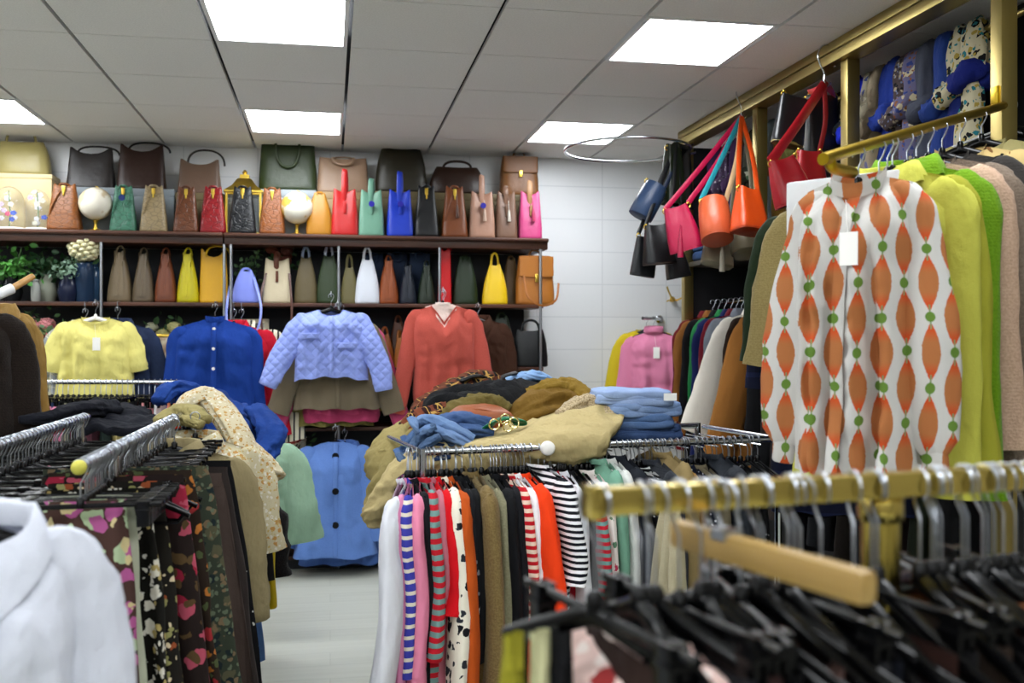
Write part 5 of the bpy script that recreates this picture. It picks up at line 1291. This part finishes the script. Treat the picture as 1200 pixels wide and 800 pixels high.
S(1034, 'sand coloured plain scarf with knot in the scarf row', SCLOTH('#a3947c'), 4, .36, .055, mat2=floral('#a3947c', ('#6f6f92',), 20, .3, 2.))
S(1051, 'blue viscose scarf in the middle of the scarf row', SCLOTH('#26409c'), 5, .36, .06)
S(1064, 'brown and black zigzag scarf in the scarf row', floral('#54484a', ('#b3a78e', '#1f2026', '#7a86a8'), 34, .36, 7.), 6, .38, .045)
S(1077, 'lilac and cream patchwork scarf left of the grey one', mix2, 7, .34, .055)
S(1095, 'slate grey scarf in the scarf row', SCLOTH('#4b4f5e'), 8, .40, .065)
S(1113, 'mid blue scarf right of the slate grey one', SCLOTH('#2b4690'), 9, .42, .06)
S(1130, 'cream and black speckled scarf left of the first brass post', mix3, 10, .36, .055, mat2=SCLOTH('#22307a'))
S(1146, 'blue and black satin scarf with speckled top beside the first brass post', mix3, 11, .30, .06, knot=SCLOTH('#1d2a80'), mat2=mix3)
S(964, 'dark green patterned scarf behind the black hanging bag', mix1, 12, .33, .05)
S(942, 'olive scarf behind the red handled bags', SCLOTH('#5a5a2a'), 13, .36, .05)
S(921, 'mustard brown scarf between the hanging bag bunches', SCLOTH('#7a5a1c'), 14, .40, .055)
S(909, 'grey blue scarf between the hanging bag bunches', SCLOTH('#7d8a90'), 15, .36, .05)
S(899, 'green and white banded scarf right of the orange straps', stripes(('#5a7a5a', '#c9cdb8', '#2a3a2a'), .07), 16, .36, .05)
S(884, 'olive grey scarf behind the orange straps', SCLOTH('#4a4a3c'), 17, .4, .05)
S(868, 'purple plum scarf behind the teal strap', SCLOTH('#4a2a5a'), 18, .4, .055)
S(855, 'grey dotted purple scarf left of the plum one', floral('#5a4a66', ('#b9b4c4', '#2c2a3c'), 40, .3, 4.), 19, .38, .05)
S(842, 'dark violet scarf behind the magenta straps', SCLOTH('#3a1f4c'), 20, .42, .055)
S(829, 'wine red striped scarf at the far end of the scarf row', stripes(('#4a1620', '#8a6a70'), .03, 0), 21, .36, .05)
# chrome ring rail
rc = at_t(735, 176, 5.75)
def ring_rail():
    t = thing('ring_rail', 'thin chrome hoop rail sticking out at the end of the brass beam', 'rail', tuple(rc))
    Rr = .36
    MB().tube([(Rr*math.cos(a), Rr*1.05*math.sin(a), 0) for a in [2*PI*i/60 for i in range(61)]], .008, 8).build('hoop', CHROME, t)
    MB().tube([(Rr*.9, .16, 0), (RX-.03-rc.x, .3, .06)], .010, 8).build('arm', CHROME, t)
    MB().tube([(Rr*.75, .25, 0), (RX-.03-rc.x, .34, .12)], .010, 8).build('arm', CHROME, t)
ring_rail()
# hanging handbags
def xf(mb, M):
    mb.v = [tuple(M @ Vector(v)) for v in mb.v]; return mb
def hung(label, box, t_, hook, c, kind='bucket', tilt=0., straps=(), gold=True, rough=.33, name='handbag', yaw=0., tas=None, lean=0., croc=0, base=None, dd=None, sw=.012):
    """box: body extent in the picture; hook: world point the straps hang from"""
    x0, y0, x1, y1 = box; k = t_/F
    w = (x1-x0)*k; h = (y1-y0)*k
    c0 = at_t((x0+x1)/2, y1, t_)
    t = thing(name, label, 'handbag', tuple(c0), 0, None)
    M = Matrix.Translation((0, 0, h*.5)) @ Matrix.Rotation(tilt, 4, 'Y') @ Matrix.Rotation(lean, 4, 'X') @ Matrix.Rotation(yaw, 4, 'Z') @ Matrix.Translation((0, 0, -h*.5))
    m = leather(c, rough, croc); d = dd or w*.6
    if kind == 'cyl':
        p = [(w*.46, 0), (w*.5, .006), (w*.5, h*.5), (w*.47, h*.85), (w*.42, h), (w*.38, h), (w*.36, h*.9)]
        b = MB().lathe(p, 26)
        top = [(-w*.4, 0, h*.9), (w*.4, 0, h*.9)]
    elif kind == 'flat':
        b = bag_body(w, d*.5, h, .9, .5, 1.2, 5, 4, crease=d*.03, seed=int(x0)); top = [(-w*.38, 0, h*.96), (w*.38, 0, h*.96)]
    else:
        b = bag_body(w, d*1.2, h, .74, .55, 1.3, 4.5, 3, crease=d*.14, side=w*.04, point=.05, seed=int(x0)); top = [(-w*.34, 0, h*.93), (w*.34, 0, h*.93)]
    xf(b, M).build('body', m, t, angle=60)
    bm_ = MB()
    if kind == 'cyl': bm_.lathe([(w*.47, -.004), (w*.49, -.002), (w*.49, .004), (w*.45, .004)], 26)
    else: xb = bag_body(w*1.0, d*(1.2 if kind == 'bucket' else .5)*1.02, h*.05, 1, 1, seed=1); bm_.v, bm_.f, bm_.mi = xb.v, xb.f, xb.mi
    xf(bm_, M).build('base_panel', leather(base or c, .5), t, angle=60)
    if gold:
        for q in top:
            g = MB(); q = M @ Vector(q)
            g.tube([q+Vector((.012*math.cos(a), -.004, .012*math.sin(a)+.01)) for a in [2*PI*i/12 for i in range(13)]], .0028, 6)
            g.ball(tuple(q+Vector((0, -.006, .022))), .007, 6)
            g.build('ring_fitting', GOLD, t)
    hk = Vector(hook)-c0
    for i, sc_ in enumerate(straps):
        for j, q in enumerate(top):
            if sc_[1] != 'both' and sc_[1] != j: continue
            q = M @ Vector(q)
            mid = (q+hk)*.5+Vector((.01*(j*2-1), -.012, -.01))
            MB().tube(smooth_path([q+Vector((0, 0, .02)), mid, hk+Vector((0, 0, -.01))], 16), sw, 8, True, .25, up=(0, 1, 0)).build('strap', leather(sc_[0], .4), t)
    if tas:
        q = M @ Vector((-w*.1, -d*.6, h*.35))
        MB().tube([q+Vector((0, 0, .06)), q, q+Vector((0, 0, -.01)), q+Vector((0, 0, -.11))], [.003, .007, .011, .016], 12).build('tassel', leather(tas), t)
    return t
def beam_hook(px, py, label, drop=.0):
    p = at_x(px, py, RX-.05)
    t = thing('hook', label, 'hook', (p.x, p.y, p.z))
    P = [(.05, 0, -.05), (.06, 0, 0), (.03, 0, .035), (-.01, 0, .03), (-.03, 0, -.01), (-.02, 0, -.05), (0, 0, -.09), (.0, 0, -.13), (.015, 0, -.15), (.03, 0, -.13)]
    MB().tube(smooth_path(P, 34), .0045, 7).build('wire', CHROME, t)
    MB().ball((.05, 0, -.055), .007, 6).build('tip', CHROME, t)
    return p+Vector((0, 0, -.13))
TONE = (.74, 1.06)
h1 = beam_hook(869, 106, 'chrome S hook on the brass beam holding the magenta and orange bags')
h2 = beam_hook(966, 62, 'chrome S hook on the brass beam holding the black and red bags')
h3 = Vector(at_t(792, 166, 5.6))
GH = 'handbags hanging from the brass beam'
hung('magenta bucket bag hanging by long magenta straps', (778, 242, 819, 294), 5.15, h1, '#c3164e', tilt=-.28, straps=(('#c3164e', 'both'),), tas='#b01246', yaw=-.3, sw=.014)
hung('salmon orange cylinder bag hanging with its round base showing', (819, 232, 857, 284), 5.05, h1, '#d8643a', 'cyl', tilt=.06, lean=-.42, straps=(('#2b9aa8', 0), ('#d8b48a', 1)), base='#c95a34', sw=.014)
hung('bright orange bucket bag hanging by orange straps', (856, 221, 899, 273), 4.95, h1, '#dd5218', tilt=.05, lean=-.2, straps=(('#dd5218', 'both'),), base='#b83f10', yaw=.3, sw=.014)
hung('pale grey beige boxy bag hanging below the salmon cylinder', (822, 284, 860, 312), 5.2, h1, '#a79d84', 'flat', tilt=.2, lean=-.3, straps=(('#a79d84', 1),), dd=.16, tas='#c9c2ae')
hung('greige round based bag hanging below the bright orange one', (854, 262, 890, 299), 5.2, h1, '#8a8068', 'cyl', lean=-.4, straps=(('#8a8068', 'both'),), base='#7a7158')
hung('black box handbag with pale edge hanging at the upper right', (908, 112, 945, 172), 4.62, h2, '#17181b', 'flat', tilt=.22, lean=-.1, straps=(('#17181b', 1),), rough=.28, base='#7a6a34', dd=.14)
hung('big black bag with red handles hanging from the right hook', (943, 112, 984, 184), 4.7, h2, '#111114', 'flat', straps=(('#b3121c', 0), ('#c23a18', 1)), dd=.16, sw=.02)
hung('cherry red bucket bag hanging by a wide red strap', (901, 186, 947, 240), 4.2, h2, '#b81526', tilt=-.3, lean=-.1, straps=(('#b81526', 0),), sw=.022)
hung('second red bag with gold buckle behind the cherry red bucket', (928, 178, 968, 222), 4.5, h2, '#a3141f', straps=(('#a3141f', 1),))
hung('steel blue cylinder bag hanging tilted by the hoop rail end', (745, 214, 775, 256), 5.5, h3, '#3e5478', 'cyl', tilt=.5, straps=(('#26344f', 1),), base='#34496c')
hung('dark green bag hanging narrow by the hoop rail end', (773, 172, 804, 240), 5.6, h3, '#26301d', 'bucket', straps=(('#1a2114', 'both'),), yaw=.5)
hung('black slouchy bag hanging behind the dark green one', (788, 170, 812, 246), 5.75, h3, '#121316', 'bucket', straps=(('#121316', 'both'),))
hung('black bucket bag hanging left, beneath the steel blue cylinder', (752, 264, 790, 310), 5.4, h3, '#15171b', 'bucket', tilt=-.1, straps=(('#15171b', 'both'),), base='#3a2a22')
hung('black fringed bag hanging lowest on the left of the bunch', (741, 278, 770, 324), 5.5, h3, '#16181d', 'flat', tilt=.15, straps=(('#16181d', 0),), dd=.12)
hung('black duffel like bag hanging behind the magenta bucket', (778, 286, 806, 326), 5.55, h3, '#14161b', 'bucket', tilt=-.2, straps=(('#14161b', 1),))
# ---------------------------------------------------------------- brass waterfall arm with the printed tunic
TONE = (1.1, 1.06)
BA = at_t(977, 182, 2.38); BB = at_t(1182, 121, 3.42)
bd = Vector((BB.x-BA.x, BB.y-BA.y, 0)).normalized(); BRZ = math.atan2(-bd.x, bd.y)   # shoulders across the arm, front towards its tip
def waterfall():
    t = thing('hanging_rail', 'brass display arm sloping from the first post, carrying the printed tunic', 'rail', tuple(BA))
    e = BB-BA; r = .0145
    ret = Vector((-bd.y, bd.x, 0))
    P = [Vector((RX, 3.03, BB.z+.02))-BA, e, e*.5, Vector((0, 0, 0)), -bd*.02+Vector((0, 0, -.012)), Vector((0, 0, -.03)), bd*.11+Vector((0, 0, -.028))]
    gm = paint('#b59a1c', .25); gm2 = metal('#b09428', .3)
    MB().tube(smooth_path(P, 50), r, 12).build('arm', gm2, t)
    MB().box(-.02, .02, -.006, .006, -.03, .03, .004, Matrix.Translation(Vector((RX-.012, 3.04, BB.z+.02))-BA) @ Matrix.Rotation(PI/2, 4, 'Z')).build('bracket', gm2, t)
waterfall()
# print: orange pointed petals in columns with green dots between
def petals():
    m = Mat('ikat petal print', .85, spec=.2)
    x, y, z = m.xyz()
    px_, pz_ = .060, .165
    wob = m.noise(4, 2)
    xx = (x*1.0+(y+.06)*.55+wob*.03)/px_+20.0
    colm = xx.fl(); fx = (xx.fr()-.5)*px_
    alt = (colm*.5).fr()
    fz = (((z*1.0+wob*.03)/pz_+alt+20.0).fr()-.5)*pz_
    prof = (fz*(PI/(pz_*.86))).cos().mx(0.0)
    edge = m.noise(1, 2, m.map(40, 40, 220))*.006
    inside = (fx.ab()).lt(prof*.026-edge+.002)*(fz.ab()).lt(pz_*.43)
    ends = (fz.ab()).ss(.018, .062)
    c = m.mix(ends, '#a56a40', '#bf4518')
    dz = (((z+wob*.03)/pz_+alt+20.5).fr()-.5)*pz_
    dot = ((fx*fx+dz*dz).op('SQRT')).lt(.0125)
    thin = fx.ab().lt(.0022)*(dz.ab()).lt(.03)
    o = m.mix(inside, '#bdbbb8', c); o = m.mix(thin, o, '#7a8a62'); o = m.mix(dot, o, '#5f7d35')
    m.color(o)
    m.bump(m.noise(1, 3, m.map(14, 14, 4)), .6, .02)
    return m.m
pt = petals()
def arm_pos(px): return on_rail(BA, BB, px)
GB = 'garments on the brass display arm'
l = arm_pos(1006)
hanger('plastic', l, BRZ, 'broad black hanger on the brass arm carrying the printed tunic', w=.12)
garment('tunic', 'white tunic printed with orange petals and green dots, price tag at its neck', 'blouse', l, BRZ, pt, L=.74, sh=.135, hem=.155, dep=.07, neck='stand', nw=.07, nd=.05, sl=.60, sr=(.068, .042), puff=.035, ang=.10, fwd=.03, seed=71, fa=.075, nf=6, wk=2.0, cuff=pt, tagw=True, hz=.07)
def ba(px, name, label, cat, mat, short, **k):
    l = arm_pos(px); j = k.pop('rz', rnd.uniform(-.06, .06))
    hanger('plastic', l, BRZ+j, 'broad black hanger on the brass arm carrying the '+short, w=.15)
    return garment(name, label, cat, l, BRZ+j, mat, seed=int(px), **{**dict(L=.7, sh=.17, hem=.19, sl=.55, sr=(.066, .055), dep=.05), **k})
ba(1040, 'cardigan', 'pale lemon yellow long cardigan behind the printed tunic', 'cardigan', cloth('#b0af4c', wrinkle=.6), 'lemon cardigan', L=.78, sl=.74, hem=.19, sr=(.07, .06), neck='coat', ang=.03)
ba(1046, 'cardigan', 'second lemon yellow garment with olive shade right behind the lemon cardigan', 'cardigan', cloth('#929130'), 'second lemon cardigan', L=.8, sl=.7)
ba(1063, 'cardigan', 'lime green knitted cardigan between the lemon and the beige one', 'cardigan', knit('#5c8016', '#678c1b'), 'lime cardigan', L=.84, sl=.8, neck='coat', ang=.03, sr=(.066, .06))
ba(1074, 'poncho', 'beige rose knit poncho right of the lime green cardigan', 'poncho', knit('#a58a76', '#b39884'), 'beige poncho', L=.75, sl=.68, sh=.185, ang=.04, sr=(.075, .07))
ba(1088, 'poncho', 'taupe brown sparkly knit poncho right of the beige one', 'poncho', knit('#675a4f', '#75685c'), 'taupe poncho', L=.95, sl=.75, sh=.19, ang=.05, sr=(.08, .075))
ba(1104, 'jacket', 'charcoal jacket behind the taupe poncho', 'jacket', knit('#33302e'), 'charcoal jacket', L=1.0, sl=.6, sh=.19)
ba(1125, 'blouse', 'ochre and black animal print blouse near the bracket of the brass arm', 'blouse', floral('#b09a6a', ('#1a1714', '#6a4a2a'), 30, .34, 3.), 'animal print blouse', L=.7, sh=.18)
ba(1150, 'jacket', 'pale olive jacket at the right edge near the bracket of the brass arm', 'jacket', cloth('#8a8258'), 'pale olive jacket', L=.7, sh=.2, sl=.6)
for px in (1180, 1184, 1188):
    hanger('plastic', arm_pos(px)+Vector((0, 0, 0)), BRZ+rnd.uniform(-.6, .6), 'empty black hanger tangled at the post end of the brass arm', 'empty hangers at the post end of the brass arm')
# white garment cover and white board beside the tunic
t = thing('garment_cover', 'white square garment cover hanging left of the tunic collar', 'garment cover', tuple(arm_pos(1030)), BRZ-.05)
MB().tube(hook_pts(.0145, .09), .0022, 6).build('hook', STEEL, t)
MB().box(-.27, .05, .004, .022, -.23, -.075, .008).build('cover', cloth('#d5d6d8', .6, .2), t)
MB().tube([(-.03+.012*math.cos(a), .003, -.1+.012*math.sin(a)) for a in [2*PI*i/14 for i in range(15)]], .003, 6).build('eyelet', STEEL, t)
q0 = at_t(1040, 200, 3.3); q1 = at_t(1168, 152, 3.7); dq = q1-q0
t = thing('display_board', 'white board behind the black hangers on the brass arm', 'board', tuple(q0), math.atan2(dq.y, dq.x))
hl = math.hypot(dq.x, dq.y)
mbx = MB(); mbx.loft([[(0, y, -.18), (0, y, .0), (hl, y, dq.z), (hl, y, -.18)] for y in (-.006, .006)], True, True); mbx.build('panel', paint('#d9dadd', .5), t, False)
MB().box(.0, hl, -.012, .012, -.2, -.18, .003).build('edge_rail', CHROME, t)
# second arm with khaki and dark coats
CA2 = at_t(984, 212, 3.62); CB2 = Vector((RX, 4.05, CA2.z+.12))
d2 = Vector((CB2.x-CA2.x, CB2.y-CA2.y, 0)).normalized(); RZ2 = math.atan2(-d2.x, d2.y)
t = thing('hanging_rail', 'second brass display arm carrying the khaki and dark green jackets', 'rail', tuple(CA2))
MB().tube([-d2*.03+Vector((0, 0, .0)), CB2-CA2], .0125, 12).build('arm', metal('#b09428', .3), t)
MB().box(-.03, .03, -.008, .008, -.06, .06, .004, Matrix.Translation(CB2-CA2) @ Matrix.Rotation(PI/2, 4, 'Z')).build('bracket', metal('#b09428', .3), t)
for f, name, lab, mat, short, kk in ((.04, 'jacket', 'khaki wool jacket left of the printed tunic', knit('#7d6f48', '#877950'), 'khaki wool jacket', dict(L=.6, sl=.5, sh=.19, sr=(.085, .08), ang=.16, neck='coat')),
                                 (.16, 'jacket', 'dark green jacket just behind the khaki wool jacket', cloth('#1f2c1a'), 'dark green jacket', dict(L=.62, sl=.48, sh=.25, ang=.12, neck='coat')),
                                 (.30, 'coat', 'long navy quilted coat hanging below the khaki wool jacket', stripes(('#14182c', '#14182c', '#14182c', '#1d2340'), .075), 'long navy quilted coat', dict(L=1.2, sl=.6, sh=.25, hem=.27, dep=.09, neck='coat')),
                                 (.45, 'coat', 'black long coat behind the navy quilted coat', cloth('#0d0d10'), 'black long coat', dict(L=1.25, sl=.6, sh=.24, hem=.27, neck='coat'))):
    l = CA2+(CB2-CA2)*f
    hanger('plastic', l+Vector((0, 0, .0125)), RZ2+.15, 'black hanger on the second brass arm carrying the '+short, w=.19)
    garment(name, lab, 'jacket' if name == 'jacket' else 'coat', l+Vector((0, 0, .0125)), RZ2+.15, mat, seed=int(f*100)+80, **{**dict(dep=.06, sr=(.085, .065)), **kk})
# ---------------------------------------------------------------- brass rack in the foreground
RA = at_t(690, 588, 1.04); RB = at_t(1200, 558, 1.23); RB.z = RA.z
rd = (RB-RA).normalized(); rn = Vector((-rd.y, rd.x, 0)); FRZ = math.atan2(rn.y, rn.x)
FTOP = RA.z+.0145
def front_rack():
    t = thing('clothes_rack', 'brass clothes rack with square rail in the foreground, packed with black hangers', 'clothes rack', (RA.x, RA.y, 0))
    o = t.location; L = (RB-RA).length*1.35; M = Matrix.Translation((0, 0, RA.z)) @ Matrix.Rotation(math.atan2(rd.y, rd.x), 4, 'Z')
    b = metal('#cdb766', .2)
    MB().box(.005, L, -.0125, .0125, -.0145, .0145, .003, M).build('rail', b, t)
    MB().box(-.004, .012, -.015, .015, -.018, .018, .004, M).build('end_cap', b, t)
    p = on_rail(RA, RB, 1052)-RA; p.z = 0
    q = p+rn*.03
    MB().tube([(q.x, q.y, .02), (q.x, q.y, RA.z-.013)], .0225, 18).build('post', metal('#c9b45e', .22), t)
    MB().lathe([(.024, 0), (.027, .004), (.027, .03), (.023, .034)], 18, (q.x, q.y, RA.z-.048)).build('collar', b, t)
    for s in (-1, 1):
        MB().tube([(q.x, q.y, .03), tuple(q+rn*s*.35+Vector((0, 0, .02)))], .015, 10).build('foot', b, t)
    MB().tube([(q.x, q.y, .03), tuple(q-rd*.3+Vector((0, 0, .02)))], .015, 10).build('foot', b, t)
front_rack()
gf = 'black hangers on the foreground brass rail'
xs = [703, 750, 760, 768, 796, 822, 829, 838, 868, 888, 894, 924, 931, 938, 962, 1000, 1022, 1028, 1078, 1092, 1097, 1103, 1128, 1134, 1152, 1158, 1176, 1190, 1204, 1222]
for i, px in enumerate(xs):
    l = on_rail(RA, RB, px); l.z = FTOP
    hanger('plastic' if i % 4 else 'clip', l, FRZ+rnd.uniform(-.32, .32), 'black hanger packed on the brass rail in the foreground', gf, rr=.0165, drop=.135)
l = on_rail(RA, RB, 697); l.z = FTOP
hanger('plastic', l, FRZ+.5, 'black hanger swung sideways at the left end of the brass foreground rail', None, rr=.0165, drop=.135, w=.13)
# wooden trouser hanger pointing at the viewer
w0 = at_t(1020, 690, .885); w1 = at_t(802, 624, 1.13)
wd = (w1-w0); wd.z = 0; wc_ = w0+wd.normalized()*.20; wc_.z = FTOP
t = thing('wooden_hanger', 'pale wooden bar hanger pointing towards the viewer on the brass rail', 'hanger', tuple(wc_), math.atan2(wd.y, wd.x))
wm = wood('#a98d54', '#947844', 0, .4)
MB().box(-.2, .09, -.011, .011, w0.z-FTOP-.016, w0.z-FTOP+.016, .008).build('clamp_bar', wm, t)
MB().tube(hook_pts(.0165, FTOP-w0.z-.01), .0022, 6).build('hook', STEEL, t)
MB().box(-.012, .012, -.013, .013, w0.z-FTOP+.008, w0.z-FTOP+.02, .002).build('collar', STEEL, t)
# dark garments on the foreground rack
FG = [('black', '#0d0d10'), ('charcoal', '#1b1b1f'), ('dark chocolate', '#2a1a16'), ('ink blue', '#10131d'), ('brown black', '#1f1613'), ('soot grey', '#232326'), ('plum brown', '#30201f'), ('jet black', '#08080a'), ('dark umber', '#2b211b'), ('off black', '#131214')]
tops = [(735, 'dark chocolate', '#2a1a16'), (752, 'black', '#0d0d10'), (786, 'charcoal', '#1b1b1f'), (815, 'plum brown', '#33211f'), (850, 'jet black', '#08080a'), (885, 'dusty mauve brown', '#4a3733'), (925, 'soot grey', '#232326'), (960, 'ink blue', '#10131d'), (995, 'mahogany', '#2c1712'), (1030, 'off black', '#131214'), (1064, 'dark umber', '#2b211b'), (1100, 'brown black', '#1f1613'), (1185, 'coal', '#0c0c0c')]
for i, (px, nme, c) in enumerate(tops):
    l = on_rail(RA, RB, px); l.z = FTOP
    skirt('trousers', '%s trousers low on the brass foreground rail, %s' % (nme, ['beside its left end', 'second from its left end', 'third from its left end', 'under the wooden bar start', 'under the middle of the wooden bar', 'left of its post', 'left of the wooden tip', 'near the wooden bar end', 'close before the brass post', 'just before the brass post', 'just past the brass post', 'right of the brass post', 'at the right picture edge'][i]), 'trousers', l, FRZ+rnd.uniform(-.1, .1), cloth(c), w0=.15, w1=.17, L=.7, dep=.03, seed=i+3, z0=.17, fa=.012)
for px, nme, c, lab in ((1128, 'jacket', '#6d3d12', 'burnt orange suede jacket at the lower right corner'), (1165, 'jacket', '#563012', 'rust suede jacket right beside the burnt orange one')):
    l = on_rail(RA, RB, px); l.z = FTOP
    hanger('plastic', l, FRZ-.2, 'black hanger on the foreground rail carrying the '+lab.split(' at')[0].split(' right')[0], None, rr=.0165, drop=.135)
    garment(nme, lab, 'jacket', l, FRZ-.2, knit(c, c), L=.5, sh=.14, hem=.16, sl=.5, seed=px, neck='coat', hz=.165, slope=.4, sr=(.06, .05), dep=.04)
l = on_rail(RA, RB, 758); l.z = FTOP
garment('blouse', 'white blouse with red pattern low under the left end of the foreground rail', 'blouse', l+Vector((0, 0, 0)), FRZ+.15, floral('#d5b9b2', ('#8a3030', '#e3d6d0'), 24, .36, 2.), L=.4, sh=.13, hem=.14, sl=.3, seed=9, hz=.15, sr=(.05, .05), dep=.03)
l = on_rail(RA, RB, 690); l.z = FTOP
for k, (c, nm_, d) in enumerate((('#8f8a2a', 'olive yellow', -.06), ('#b5b38e', 'pale cream', -.035), ('#17171a', 'black', -.015))):
    skirt('scarf', '%s thin scarf hanging under the left end of the foreground rail' % nm_, 'scarf', l-rd*abs(d)*1.2+rn*.03, FRZ+.5, cloth(c), w0=.007, w1=.011, L=.5, dep=.010, seed=k+30, z0=.16, fa=.008)
l = on_rail(RA, RB, 712)+rn*.10; l.z = FTOP
skirt('dress', 'cream ribbed dress seen just behind the brass rail end', 'dress', on_rail(CA, CB, 716)-cn*.45, CRZ, knit('#a79f86'), w0=.06, w1=.08, L=.5, dep=.03, seed=77, z0=.16)
